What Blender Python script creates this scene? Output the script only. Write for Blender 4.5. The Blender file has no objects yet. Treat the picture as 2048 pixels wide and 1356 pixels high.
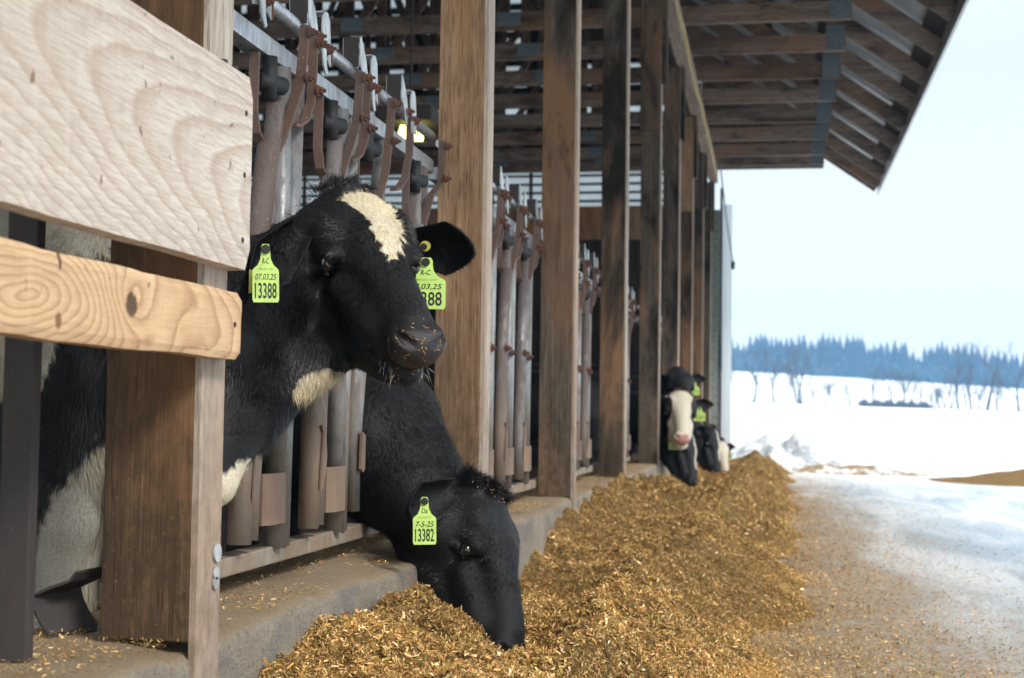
import bpy, math, random
import numpy as np
from mathutils import Vector, Matrix
rng = np.random.default_rng(7); random.seed(7)
S = bpy.context.scene
# ------------------------------------------------------------------ camera
YAW, PITCH, ROLL = math.radians(10.138), math.radians(2.962), math.radians(0.8)
CAM = np.array([0, 0, .85])
def _basis():
    F = np.array([-math.sin(YAW)*math.cos(PITCH), math.cos(YAW)*math.cos(PITCH), math.sin(PITCH)])
    R = np.cross(F, [0, 0, 1]); R /= np.linalg.norm(R); U = np.cross(R, F)
    return R*math.cos(ROLL)+U*math.sin(ROLL), -R*math.sin(ROLL)+U*math.cos(ROLL), F
RT, UP, FW = _basis()
cd = bpy.data.cameras.new('camera'); cam = bpy.data.objects.new('camera', cd); S.collection.objects.link(cam)
cam.matrix_world = Matrix(((RT[0], UP[0], -FW[0], 0), (RT[1], UP[1], -FW[1], 0), (RT[2], UP[2], -FW[2], .85), (0, 0, 0, 1)))
cd.sensor_width = 36; cd.lens = 2950/2048*36; cd.clip_start = .05; cd.clip_end = 5000
cd.dof.use_dof = True; cd.dof.focus_distance = 3.35; cd.dof.aperture_fstop = 5.6; cd.dof.aperture_blades = 7
S.camera = cam
def at(px, py, Y):
    """point of the place seen in direction px,py (2048-wide photo) at distance Y along the barn"""
    d = FW+RT*(px-1024)/2950-UP*(py-678)/2950
    return CAM+d*(Y/d[1])
# ------------------------------------------------------------------ light
S.view_settings.view_transform = 'Standard'; S.view_settings.look = 'None'
S.view_settings.exposure = 1.05; S.view_settings.gamma = 1
S.render.engine = 'CYCLES'
SUN_EL, SUN_ROT = math.radians(38), math.radians(130)
w = bpy.data.worlds.new('World'); S.world = w; w.use_nodes = True
nt = w.node_tree; nt.nodes.clear()
out = nt.nodes.new('ShaderNodeOutputWorld'); bg = nt.nodes.new('ShaderNodeBackground')
sky = nt.nodes.new('ShaderNodeTexSky'); sky.sky_type = 'NISHITA'; sky.sun_disc = False
sky.sun_elevation = SUN_EL; sky.sun_rotation = SUN_ROT; sky.dust_density = 3; sky.air_density = 1.0
tc = nt.nodes.new('ShaderNodeTexCoord'); sep = nt.nodes.new('ShaderNodeSeparateXYZ')
nt.links.new(tc.outputs['Generated'], sep.inputs[0])
rmp = nt.nodes.new('ShaderNodeValToRGB')      # overcast: white low down, cooler and darker higher
e = rmp.color_ramp.elements; e[0].position = 0; e[0].color = (4.9, 4.95, 4.85, 1); e[1].position = .7; e[1].color = (7.6, 7.8, 7.8, 1)
q = rmp.color_ramp.elements.new(.1); q.color = (4.5, 4.7, 4.65, 1); q = rmp.color_ramp.elements.new(.24); q.color = (3.75, 4.0, 4.05, 1); q = rmp.color_ramp.elements.new(.36); q.color = (4.6, 5.0, 5.2, 1)
nz = nt.nodes.new('ShaderNodeTexNoise'); nz.inputs['Scale'].default_value = 2.2; nz.inputs['Detail'].default_value = 3
mp = nt.nodes.new('ShaderNodeMapping'); mp.inputs['Scale'].default_value = (1, 1, 2.5)
nt.links.new(tc.outputs['Generated'], mp.inputs[0]); nt.links.new(mp.outputs[0], nz.inputs['Vector'])
ad = nt.nodes.new('ShaderNodeMath'); ad.operation = 'MULTIPLY_ADD'; ad.inputs[1].default_value = .16
sub = nt.nodes.new('ShaderNodeMath'); sub.operation = 'SUBTRACT'; sub.inputs[1].default_value = .08
nt.links.new(nz.outputs['Fac'], ad.inputs[0]); nt.links.new(sep.outputs['Z'], ad.inputs[2]); nt.links.new(ad.outputs[0], sub.inputs[0])
nt.links.new(sub.outputs[0], rmp.inputs['Fac'])
mx = nt.nodes.new('ShaderNodeMixRGB'); mx.inputs[0].default_value = .95
nt.links.new(sky.outputs[0], mx.inputs[1]); nt.links.new(rmp.outputs[0], mx.inputs[2])
nt.links.new(mx.outputs[0], bg.inputs[0]); bg.inputs[1].default_value = .12
nt.links.new(bg.outputs[0], out.inputs[0])
sd = bpy.data.lights.new('sun', 'SUN'); sd.energy = 1.6; sd.angle = math.radians(14); sd.color = (1, .96, .9)
so = bpy.data.objects.new('sun', sd); S.collection.objects.link(so)
# direction towards the sun: from the right and a little behind the camera
sv = Vector((math.cos(SUN_EL)*math.sin(SUN_ROT), math.cos(SUN_EL)*math.cos(SUN_ROT), math.sin(SUN_EL)))
so.rotation_euler = sv.to_track_quat('Z', 'Y').to_euler()

# ------------------------------------------------------------------ helpers
COL = S.collection
def tag(o, label=None, cat=None, group=None, kind=None):
    if label: o['label'] = label
    if cat: o['category'] = cat
    if group: o['group'] = group
    if kind: o['kind'] = kind
    return o
def empty(name, loc=(0, 0, 0), label=None, cat=None, group=None):
    o = bpy.data.objects.new(name, None); COL.objects.link(o); o.location = loc; o.empty_display_size = .1
    return tag(o, label, cat, group)
def link_mesh(name, me, mat, parent=None, smooth=False):
    o = bpy.data.objects.new(name, me); COL.objects.link(o)
    if mat: me.materials.append(mat)
    if smooth: me.polygons.foreach_set('use_smooth', [True]*len(me.polygons))
    if parent: o.parent = parent
    return o
class MB:
    """collects shapes, builds ONE mesh; coordinates are world minus the parent's location"""
    def __init__(s): s.v = []; s.f = []; s.mi = []
    def add(s, v, f):
        b = len(s.v); s.v += [tuple(map(float, p)) for p in v]; s.f += [tuple(i+b for i in q) for q in f]; return s
    def box(s, x0, x1, y0, y1, z0, z1, j=0):
        def r(): return random.uniform(-j, j)
        v = [(x, y, z) for z in (z0, z1) for y in (y0, y1) for x in (x0, x1)]
        v = [(a+r(), b+r(), c+r()) for a, b, c in v]
        return s.add(v, [(0, 2, 3, 1), (4, 5, 7, 6), (0, 1, 5, 4), (2, 6, 7, 3), (0, 4, 6, 2), (1, 3, 7, 5)])
    def beam(s, a, b, wdt, hgt, upv=(0, 0, 1)):
        a = Vector(a); b = Vector(b); d = (b-a).normalized(); u = Vector(upv)
        sd_ = d.cross(u).normalized(); u = sd_.cross(d)
        v = []
        for p in (a, b):
            for i, k in ((-1, -1), (1, -1), (1, 1), (-1, 1)): v.append(p+sd_*wdt/2*i+u*hgt/2*k)
        return s.add(v, [(0, 1, 2, 3), (7, 6, 5, 4), (0, 4, 5, 1), (1, 5, 6, 2), (2, 6, 7, 3), (3, 7, 4, 0)])
    def tube(s, pts, r, n=10, caps=True):
        pts = [Vector(p) for p in pts]; rr = r if isinstance(r, (list, tuple)) else [r]*len(pts)
        v = []; prev = None
        for i, p in enumerate(pts):
            d = (pts[min(i+1, len(pts)-1)]-pts[max(i-1, 0)]).normalized()
            if prev is None: x = d.orthogonal().normalized()
            else: x = (prev-d*prev.dot(d)).normalized()
            prev = x; y = d.cross(x)
            for k in range(n):
                a = 2*math.pi*k/n; v.append(p+(x*math.cos(a)+y*math.sin(a))*rr[i])
        f = [(i*n+k, i*n+(k+1) % n, (i+1)*n+(k+1) % n, (i+1)*n+k) for i in range(len(pts)-1) for k in range(n)]
        if caps: f += [tuple(range(n))[::-1], tuple((len(pts)-1)*n+k for k in range(n))]
        return s.add(v, f)
    def prism(s, poly, thick, mat4=None):
        """poly in local (y,z) plane, extruded along x by thick"""
        n = len(poly); v = [(0, a, b) for a, b in poly]+[(thick, a, b) for a, b in poly]
        if mat4 is not None: v = [tuple(mat4 @ Vector(p)) for p in v]
        f = [tuple(range(n))[::-1], tuple(range(n, 2*n))]+[(i, (i+1) % n, n+(i+1) % n, n+i) for i in range(n)]
        return s.add(v, f)
    def strap(s, pts, wdt, th, wv=(1, 0, 0)):
        """a flat bar bent along pts; wv is its width direction, thickness perpendicular"""
        pts = [Vector(p) for p in pts]; wv = Vector(wv); v = []
        for i, p in enumerate(pts):
            d = (pts[min(i+1, len(pts)-1)]-pts[max(i-1, 0)]).normalized(); t = d.cross(wv).normalized()
            for a, b in ((-1, -1), (1, -1), (1, 1), (-1, 1)): v.append(p+wv*wdt/2*a+t*th/2*b)
        f = [(0, 1, 2, 3)[::-1], tuple((len(pts)-1)*4+k for k in range(4))]
        f += [(i*4+k, i*4+(k+1) % 4, (i+1)*4+(k+1) % 4, (i+1)*4+k) for i in range(len(pts)-1) for k in range(4)]
        return s.add(v, f)
    def build(s, name, mat, parent=None, smooth=False, bevel=0):
        me = bpy.data.meshes.new(name); v = s.v
        if parent is not None: o0 = parent_world(parent); v = [(a-o0[0], b-o0[1], c-o0[2]) for a, b, c in v]
        me.from_pydata(v, [], s.f); me.update()
        o = link_mesh(name, me, mat, parent)
        import bmesh
        bm = bmesh.new(); bm.from_mesh(me); bmesh.ops.recalc_face_normals(bm, faces=bm.faces)
        if bevel: bmesh.ops.bevel(bm, geom=list(bm.edges), offset=bevel, segments=2, affect='EDGES', profile=.6)
        bm.to_mesh(me); bm.free()
        if smooth:
            me.polygons.foreach_set('use_smooth', [len(p.vertices) == 4 for p in me.polygons])
        return o
def np_mesh(name, V, quads=None, tris=None, mat=None, parent=None, smooth=True, attrs=None):
    me = bpy.data.meshes.new(name); V = np.asarray(V, np.float32)
    if parent is not None: V = V-np.array(parent_world(parent), np.float32)
    me.vertices.add(len(V)); me.vertices.foreach_set('co', V.ravel())
    q = np.zeros((0, 4), np.int32) if quads is None else np.asarray(quads, np.int32)
    t = np.zeros((0, 3), np.int32) if tris is None else np.asarray(tris, np.int32)
    me.loops.add(q.size+t.size); me.loops.foreach_set('vertex_index', np.concatenate([q.ravel(), t.ravel()]))
    st = np.concatenate([np.arange(len(q))*4, q.size+np.arange(len(t))*3]).astype(np.int32)
    me.polygons.add(len(q)+len(t)); me.polygons.foreach_set('loop_start', st)
    me.polygons.foreach_set('loop_total', np.concatenate([np.full(len(q), 4), np.full(len(t), 3)]).astype(np.int32))
    me.polygons.foreach_set('use_smooth', np.full(len(q)+len(t), smooth))
    me.update(calc_edges=True)
    for k, a in (attrs or {}).items():
        a = np.asarray(a, np.float32)
        if a.ndim == 2:
            at_ = me.color_attributes.new(k, 'FLOAT_COLOR', 'POINT')
            if a.shape[1] == 3: a = np.concatenate([a, np.ones((len(a), 1), np.float32)], 1)
            at_.data.foreach_set('color', a.ravel())
        else:
            me.attributes.new(k, 'FLOAT', 'POINT').data.foreach_set('value', a)
    return link_mesh(name, me, mat, parent)
def parent_world(p):
    l = np.zeros(3)
    while p is not None: l += np.array(p.location); p = p.parent
    return l
def kids(o): return [c for c in bpy.data.objects if c.parent is o]
def copy_tree(o, parent=None):
    c = o.copy(); COL.objects.link(c)
    if parent is not None: c.parent = parent
    for ch in kids(o): copy_tree(ch, c)
    return c
# ------------------------------------------------------------------ node helper
class NM:
    def __init__(s, name):
        s.m = bpy.data.materials.new(name); s.m.use_nodes = True; s.t = s.m.node_tree; s.t.nodes.clear()
        s.out = s.t.nodes.new('ShaderNodeOutputMaterial'); s.b = s.t.nodes.new('ShaderNodeBsdfPrincipled')
        s.t.links.new(s.b.outputs[0], s.out.inputs[0])
    def n(s, typ, **kw):
        x = s.t.nodes.new(typ)
        for k, v in kw.items(): setattr(x, k, v)
        return x
    def put(s, sock, v):
        if isinstance(v, bpy.types.NodeSocket): s.t.links.new(v, sock)
        elif v is not None: sock.default_value = v
    def math(s, op, a, b=None, c=None, clamp=False):
        x = s.n('ShaderNodeMath', operation=op, use_clamp=clamp); s.put(x.inputs[0], a); s.put(x.inputs[1], b); s.put(x.inputs[2], c); return x.outputs[0]
    def vmath(s, op, a, b=None):
        x = s.n('ShaderNodeVectorMath', operation=op); s.put(x.inputs[0], a); s.put(x.inputs[1], b); return x.outputs[0]
    def coord(s, kind='Object', scale=(1, 1, 1), rnd=0):
        c = s.n('ShaderNodeTexCoord').outputs[kind]
        if rnd:
            oi = s.n('ShaderNodeObjectInfo'); r = s.math('MULTIPLY', oi.outputs['Random'], rnd)
            cx = s.n('ShaderNodeCombineXYZ'); s.put(cx.inputs[0], r); s.put(cx.inputs[1], s.math('MULTIPLY', r, 1.7)); s.put(cx.inputs[2], s.math('MULTIPLY', r, .6))
            c = s.vmath('ADD', c, cx.outputs[0])
        return s.vmath('MULTIPLY', c, scale)
    def noise(s, vec, scale, detail=4, rough=.55, dist=0, out='Fac'):
        x = s.n('ShaderNodeTexNoise'); s.put(x.inputs['Vector'], vec); s.put(x.inputs['Scale'], scale); x.inputs['Detail'].default_value = detail
        x.inputs['Roughness'].default_value = rough; x.inputs['Distortion'].default_value = dist; return x.outputs[out]
    def ramp(s, fac, stops, interp='LINEAR'):
        x = s.n('ShaderNodeValToRGB'); s.put(x.inputs[0], fac); r = x.color_ramp; r.interpolation = interp
        while len(r.elements) < len(stops): r.elements.new(.5)
        for e_, (p, c) in zip(r.elements, stops):
            e_.position = p; e_.color = (c, c, c, 1) if isinstance(c, (int, float)) else (*c, 1)
        return x.outputs[0]
    def mix(s, fac, a, b, bt='MIX'):
        x = s.n('ShaderNodeMixRGB', blend_type=bt)
        for i, v in ((0, fac), (1, a), (2, b)):
            if isinstance(v, tuple) and len(v) == 3: v = (*v, 1)
            s.put(x.inputs[i], v)
        return x.outputs[0]
    def bump(s, h, strength=.3, dist=.01, normal=None):
        x = s.n('ShaderNodeBump'); s.put(x.inputs['Height'], h); x.inputs['Strength'].default_value = strength; x.inputs['Distance'].default_value = dist
        if normal is not None: s.put(x.inputs['Normal'], normal)
        return x.outputs[0]
    def done(s, col=None, rough=None, metal=None, normal=None, spec=None):
        b = s.b
        if isinstance(col, tuple) and len(col) == 3: col = (*col, 1)
        s.put(b.inputs['Base Color'], col); s.put(b.inputs['Roughness'], rough); s.put(b.inputs['Metallic'], metal)
        if normal is not None: s.put(b.inputs['Normal'], normal)
        if spec is not None: s.put(b.inputs['Specular IOR Level'], spec)
        return s.m
# ------------------------------------------------------------------ materials
def wood(name, axis, dark, mid, light, stain=.5, stain_col=(.012, .01, .008), warm=None, grain=70, rough=.8, muck=0, wscale=1.0):
    m = NM(name); sc = {'X': (.04, 1, 1), 'Y': (1, .04, 1), 'Z': (1, 1, .04)}[axis]
    sc2 = {'X': (.3, 1, 1), 'Y': (1, .3, 1), 'Z': (1, 1, .3)}[axis]
    v = m.coord('Object', sc, rnd=9); v2 = m.coord('Object', sc2, rnd=9)
    wob = m.noise(v2, 3, 3)
    g1 = m.noise(v, grain, 5, .65, .6); g2 = m.noise(v, grain*3.2, 3, .6)
    band = m.noise(v, 9, 3, .5, 1.5)
    f = m.math('ADD', m.math('MULTIPLY', g1, .6), m.math('MULTIPLY', band, .45))
    c = m.ramp(f, [(.3, dark), (.5, mid), (.72, light)])
    c = m.mix(m.ramp(g2, [(.38, .85), (.48, 0)]), c, dark)
    if warm:
        wm = m.noise(v2, 1.6*wscale, 3, .6, .8); c = m.mix(m.ramp(wm, [(.5, 0), (.62, .85)]), c, warm)
    if stain:
        st = m.noise(v2, 2.3*wscale, 5, .65, .6); c = m.mix(m.ramp(st, [(.48, 0), (.62, stain)]), c, stain_col)
        sp = m.noise(v2, 9, 4, .7, .3); c = m.mix(m.ramp(sp, [(.56, 0), (.68, stain*.8)]), c, stain_col)
    if muck:      # manure and hay splashed on the lower part
        z = m.n('ShaderNodeSeparateXYZ'); m.put(z.inputs[0], m.n('ShaderNodeTexCoord').outputs['Object'])
        lo = m.n('ShaderNodeMapRange'); m.put(lo.inputs[0], z.outputs[2]); lo.inputs[1].default_value = 1.25; lo.inputs[2].default_value = .55
        lo.inputs[3].default_value = 0; lo.inputs[4].default_value = 1
        mn = m.noise(m.coord('Object', (1, 1, .6), rnd=9), 26, 6, .7)
        k = m.math('MULTIPLY', lo.outputs[0], m.ramp(mn, [(.42, .1), (.6, muck)]))
        c = m.mix(k, c, (.06, .04, .022))
        fl = m.noise(m.coord('Object', (1, 1, .5), rnd=9), 130, 3, .8)
        c = m.mix(m.math('MULTIPLY', lo.outputs[0], m.ramp(fl, [(.62, 0), (.68, .7)])), c, (.22, .15, .06))
    h = m.math('ADD', g1, m.math('MULTIPLY', g2, .5))
    return m.done(c, rough, 0, m.bump(h, .55, .006), .25)
M = {}
M['post'] = wood('weathered_post_wood', 'Z', (.035, .03, .026), (.09, .072, .056), (.19, .15, .115), .95, warm=(.24, .13, .068), muck=.8)
M['post_clean'] = wood('brown_post_wood', 'Z', (.13, .075, .04), (.30, .18, .10), (.46, .30, .18), .4, stain_col=(.03, .026, .024), warm=(.36, .17, .065), muck=.7)
M['post_near'] = wood('manured_post_wood', 'Z', (.025, .016, .010), (.10, .058, .032), (.20, .122, .066), .85, stain_col=(.028, .018, .011), warm=(.19, .10, .048), muck=1, grain=90)
M['facing'] = wood('grey_facing_wood', 'Z', (.22, .17, .13), (.46, .39, .32), (.62, .56, .49), .45, stain_col=(.24, .17, .13), grain=110, warm=(.44, .32, .24), muck=.45)  # weathered grey, paled further to hold sky light on the outer face
M['truss'] = wood('truss_wood', 'X', (.085, .062, .05), (.25, .19, .15), (.42, .34, .28), .6, warm=(.28, .16, .10))
M['truss_z'] = wood('web_wood', 'Z', (.06, .042, .032), (.16, .11, .085), (.28, .20, .15), .5)
M['header'] = wood('header_wood', 'Y', (.12, .085, .065), (.3, .22, .17), (.46, .37, .3), .4, stain_col=(.08, .05, .035))
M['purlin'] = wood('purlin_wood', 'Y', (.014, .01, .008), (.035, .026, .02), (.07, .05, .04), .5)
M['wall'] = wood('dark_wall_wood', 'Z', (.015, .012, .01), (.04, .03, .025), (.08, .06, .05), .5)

def cathedral(name, c0, cdark, clight, expr, rings, knots=(), strength=.6, fine=.3, side=None, saw=()):
    """sawn board with the nested arches of flat-sawn pine; expr(m,y,z)->field"""
    m = NM(name); tc_ = m.n('ShaderNodeTexCoord').outputs['Object']; sp = m.n('ShaderNodeSeparateXYZ'); m.put(sp.inputs[0], tc_)
    nv = m.noise(tc_, 4.5, 3, .5, out='Color'); ns = m.n('ShaderNodeSeparateXYZ'); m.put(ns.inputs[0], nv)
    y = m.math('ADD', sp.outputs[1], m.math('MULTIPLY_ADD', ns.outputs[0], .12, -.06)); z = m.math('ADD', sp.outputs[2], m.math('MULTIPLY_ADD', ns.outputs[1], .05, -.025))
    f = expr(m, y, z)
    for ky, kz, a, e_ in knots:
        dy = m.math('SUBTRACT', sp.outputs[1], ky); dz = m.math('SUBTRACT', sp.outputs[2], kz)
        r2 = m.math('ADD', m.math('MULTIPLY', m.math('MULTIPLY', dy, dy), .35), m.math('MULTIPLY', dz, dz))
        f = m.math('ADD', f, m.math('DIVIDE', a, m.math('ADD', r2, e_)))
    fr = m.math('FRACT', m.math('MULTIPLY', f, rings))
    band = m.ramp(fr, [(0, 0), (.55, .35), (.86, 1), (.97, .2), (1, 0)])
    big = m.noise(m.coord('Object', (1, .5, 1)), 5, 4)
    c = m.mix(m.ramp(big, [(.3, 0), (.7, 1)]), c0, clight)
    c = m.mix(m.math('MULTIPLY', band, strength), c, cdark)
    fb = m.noise(m.coord('Object', (1, .06, 1)), 260, 3, .6); c = m.mix(m.ramp(fb, [(.42, fine), (.56, 0)]), c, cdark)
    sw = m.noise(m.coord('Object', (1, 1, .05)), 60, 3, .6); c = m.mix(m.ramp(sw, [(.5, 0), (.7, .22)]), c, clight)   # saw marks across
    gr = m.noise(tc_, 14, 6, .7); c = m.mix(m.ramp(gr, [(.55, 0), (.72, .35)]), c, tuple(k*.55 for k in c0))
    sk = m.noise(m.coord('Object', (1, .8, .8)), 38, 3, .5); c = m.mix(m.ramp(sk, [(.68, 0), (.73, .75)]), c, (.16, .09, .05))
    for ky, kz, ry, rz, kc in saw:
        dy = m.math('DIVIDE', m.math('SUBTRACT', sp.outputs[1], ky), ry); dz = m.math('DIVIDE', m.math('SUBTRACT', sp.outputs[2], kz), rz)
        r2 = m.math('ADD', m.math('ADD', m.math('MULTIPLY', dy, dy), m.math('MULTIPLY', dz, dz)), m.math('MULTIPLY_ADD', m.noise(tc_, 90, 3), .9, -.45))
        c = m.mix(m.ramp(r2, [(.55, .9), (1.0, 0)]), c, kc)
    return m.done(c, .75, 0, m.bump(m.math('ADD', band, fb), .25, .003), .3)
def ex_upper(m, y, z):
    zc = m.math('MULTIPLY_ADD', m.math('SUBTRACT', y, 1.6), -.16, 1.36)
    dz = m.math('SUBTRACT', z, zc); return m.math('SUBTRACT', m.math('MULTIPLY', m.math('MULTIPLY', dz, dz), 11.), m.math('MULTIPLY', y, .55))
def ex_lower(m, y, z):
    dz = m.math('SUBTRACT', z, .995); dy = m.math('SUBTRACT', y, 1.72)
    return m.math('SQRT', m.math('ADD', m.math('MULTIPLY', m.math('MULTIPLY', dz, dz), 22.), m.math('MULTIPLY', dy, dy)))
M['board_upper'] = cathedral('pale_pine', (.56, .495, .42), (.39, .285, .215), (.68, .63, .56), ex_upper, 13, knots=((2.28, 1.2, .0006, .02),), strength=.66, fine=.45)
M['board_lower'] = cathedral('yellow_pine', (.6, .38, .21), (.36, .19, .1), (.7, .5, .3), ex_lower, 21, knots=((2.0, 1.01, .0016, .004), (2.2, .98, .0005, .004)), strength=.75, fine=.2,
    saw=((2.005, 1.003, .022, .02, (.06, .035, .02)), (1.785, 1.045, .006, .016, (.12, .06, .03)), (1.785, .965, .01, .013, (.2, .09, .04))))
def simple(name, col, rough=.6, metal=0, spec=.5, nscale=None, var=.3, bump=0):
    m = NM(name); c = (*col, 1)
    if nscale:
        n = m.noise(m.coord('Object', rnd=5), nscale, 4); c = m.mix(m.ramp(n, [(.35, 0), (.65, 1)]), tuple(k*(1-var) for k in col), tuple(min(1, k*(1+var)) for k in col))
        nn = m.bump(n, bump, .004) if bump else None
    else: nn = None
    return m.done(c, rough, metal, nn, spec)
def steel(name, base, rust, amount, lowrust=True, metal=.55):
    m = NM(name); v = m.coord('Object', (1, 1, .35), rnd=5)
    a = m.noise(v, 7, 5, .65, .4); b = m.noise(v, 45, 4, .7); sp = m.noise(m.coord('Object', rnd=5), 160, 2, .7)
    c = m.mix(m.ramp(b, [(.35, 0), (.65, 1)]), tuple(k*.72 for k in base), tuple(min(1, k*1.25) for k in base))
    f = m.math('ADD', m.math('MULTIPLY', a, .65), m.math('MULTIPLY', b, .4))
    rf = m.ramp(f, [(.62-amount*.28, 0), (.7-amount*.2, .95)])
    rc = m.mix(b, tuple(k*.55 for k in rust), tuple(k*1.3 for k in rust))
    c = m.mix(rf, c, rc); c = m.mix(m.ramp(sp, [(.66, 0), (.72, .5 if base[0] > .2 else .12)]), c, (.55, .5, .44))
    zz = m.n('ShaderNodeSeparateXYZ'); m.put(zz.inputs[0], m.n('ShaderNodeTexCoord').outputs['Object']); lo = m.n('ShaderNodeMapRange'); m.put(lo.inputs[0], zz.outputs[2]); lo.inputs[1].default_value = .62; lo.inputs[2].default_value = .12
    c = m.mix(m.math('MULTIPLY', lo.outputs[0], m.ramp(a, [(.36, .15), (.6, .85)])), c, (.27, .20, .13) if base[0] > .2 else (.05, .035, .025))
    oi = m.n('ShaderNodeObjectInfo'); c = m.mix(m.math('MULTIPLY', oi.outputs['Random'], .35), c, (.05, .06, .075))
    mt = m.math('SUBTRACT', metal, m.math('MULTIPLY', rf, metal), clamp=True)
    return m.done(c, m.ramp(rf, [(0, .42), (1, .78)]), mt, m.bump(m.math('ADD', b, sp), .35, .002), .5)
M['tube'] = steel('rusted_tube', (.40, .41, .41), (.14, .10, .082), .55)
M['tube_rust'] = steel('red_brown_tube', (.38, .36, .36), (.135, .092, .078), .85)
M['strap'] = steel('rust_strap', (.24, .19, .17), (.15, .082, .056), 1.4, metal=.2)
M['galv'] = steel('galvanised_rail', (.5, .53, .56), (.2, .13, .1), .12, metal=.7)
M['flap'] = steel('bright_galvanised', (.6, .64, .65), (.22, .15, .11), .1, metal=.45)
M['bolt'] = steel('rust_bolt', (.15, .08, .05), (.16, .06, .035), 1.5, metal=.1)
M['rubber'] = simple('black_rubber', (.012, .013, .015), .6)
M['darksteel'] = steel('dark_steel', (.028, .024, .022), (.03, .019, .015), .9, metal=.2)
M['railwood'] = steel('dusty_bottom_rail', (.42, .36, .3), (.25, .18, .13), .5, metal=.15)
# concrete
m = NM('dusty_concrete'); tcx = m.coord('Object')
n1 = m.noise(tcx, 5, 6, .65); n2 = m.noise(tcx, 90, 4, .75); n3 = m.noise(m.coord('Object', (1, 1, 2.5)), 2.2, 4, .6)
c = m.mix(m.ramp(n1, [(.3, 0), (.7, 1)]), (.27, .225, .175), (.44, .38, .30)); c = m.mix(m.ramp(n2, [(.5, 0), (.66, .55)]), c, (.1, .075, .05))
c = m.mix(m.ramp(n2, [(.3, .5), (.4, 0)]), c, (.5, .46, .4)); c = m.mix(m.ramp(n3, [(.5, 0), (.62, .6)]), c, (.16, .165, .17))
geo = m.n('ShaderNodeNewGeometry'); sp = m.n('ShaderNodeSeparateXYZ'); m.put(sp.inputs[0], geo.outputs['Normal'])
du = m.math('MULTIPLY', m.ramp(sp.outputs[2], [(.55, 0), (.9, 1)]), m.ramp(m.noise(tcx, 22, 6, .7), [(.3, .35), (.62, .95)]))
c = m.mix(du, c, (.40, .28, .155))
n4 = m.noise(tcx, 210, 3, .8); ps = m.n('ShaderNodeSeparateXYZ'); m.put(ps.inputs[0], tcx)
lowk = m.math('MULTIPLY', m.ramp(m.math('ADD', ps.outputs[2], m.math('MULTIPLY', n1, .12)), [(.34, 1), (.40, .25)]), m.ramp(n4, [(.48, 0), (.56, .8)])); c = m.mix(lowk, c, (.55, .5, .43))
c = m.mix(m.math('MULTIPLY', m.ramp(n4, [(.36, .7), (.43, 0)]), .35), c, (.09, .07, .05))
M['concrete'] = m.done(c, .9, 0, m.bump(m.math('ADD', m.math('ADD', n1, n4), m.math('MULTIPLY', n2, .9)), .9, .012), .25)
# silage
m = NM('silage_mass'); tcx = m.coord('Object'); n1 = m.noise(tcx, 60, 5, .8); n2 = m.noise(tcx, 6, 4, .6); n3 = m.noise(tcx, 160, 3, .8)
c = m.ramp(n1, [(.34, (.06, .035, .012)), (.5, (.27, .16, .055)), (.62, (.58, .35, .12)), (.75, (.8, .57, .26))])
c = m.mix(m.ramp(n2, [(.5, 0), (.68, .45)]), c, (.14, .11, .03))
M['silage'] = m.done(c, .9, 0, m.bump(m.math('ADD', n1, n3), 1, .02), .2)
m = NM('silage_chips'); a = m.n('ShaderNodeAttribute', attribute_name='col'); M['chips'] = m.done(a.outputs['Color'], .85, 0, None, .2)
# snow
m = NM('snow'); tcx = m.coord('Object'); n1 = m.noise(tcx, .12, 5, .6); n2 = m.noise(tcx, 5, 4, .6)
c = m.mix(m.ramp(n1, [(.4, 0), (.7, 1)]), (.82, .85, .87), (.9, .91, .92))
M['snow'] = m.done(c, .7, 0, m.bump(n2, .2, .05), .3)
# apron: trodden wet concrete with ice, thinning silage dust on the left
m = NM('wet_apron'); tcx = m.n('ShaderNodeTexCoord').outputs['Object']; sp = m.n('ShaderNodeSeparateXYZ'); m.put(sp.inputs[0], tcx)
str_ = m.noise(m.coord('Object', (1.5, .28, 1)), 1.2, 6, .62, .8); fin = m.noise(tcx, 34, 6, .8); med = m.noise(tcx, 7, 5, .7)
# edge of the iced part: runs to the right as it comes nearer
edge = m.math('SUBTRACT', sp.outputs[0], m.math('MULTIPLY_ADD', sp.outputs[1], -.035, 1.15))
ice = m.math('ADD', edge, m.math('MULTIPLY_ADD', str_, 1.8, -.8))
icef = m.ramp(m.math('MULTIPLY_ADD', ice, .8, .5), [(.3, 0), (.75, 1)])
grey = m.mix(fin, (.30, .29, .28), (.60, .60, .59)); grey = m.mix(m.ramp(med, [(.4, 0), (.7, .6)]), grey, (.38, .30, .19))
bl = m.mix(m.ramp(str_, [(.38, 0), (.62, 1)]), (.33, .45, .56), (.80, .85, .89)); bl = m.mix(m.ramp(fin, [(.6, 0), (.72, .4)]), bl, (.36, .3, .2))
c = m.mix(icef, grey, bl)
ds = m.math('SUBTRACT', m.ramp(fin, [(.36, 0), (.62, .85)]), m.math('MULTIPLY', edge, .5), clamp=True)
ds = m.math('MULTIPLY', ds, m.ramp(med, [(.25, .5), (.6, 1)])); c = m.mix(ds, c, (.30, .20, .09))
snw = m.math('ADD', m.math('MULTIPLY', sp.outputs[1], .05), m.math('MULTIPLY', med, .9)); c = m.mix(m.ramp(snw, [(1.32/2, 0), (1.62/2, 0)]) if False else m.math('MULTIPLY', m.math('SUBTRACT', snw, 1.38, clamp=True), 4, clamp=True), c, (.85, .88, .9))
ro = m.mix(icef, (.6, .6, .6), (.38, .38, .38))
M['apron'] = m.done(c, ro, 0, m.bump(m.math('ADD', fin, m.math('MULTIPLY', med, 1.5)), .5, .015), .5)
M['rooftin'] = simple('ribbed_roof_steel', (.42, .45, .48), .5, .2, nscale=3, var=.15)
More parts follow.
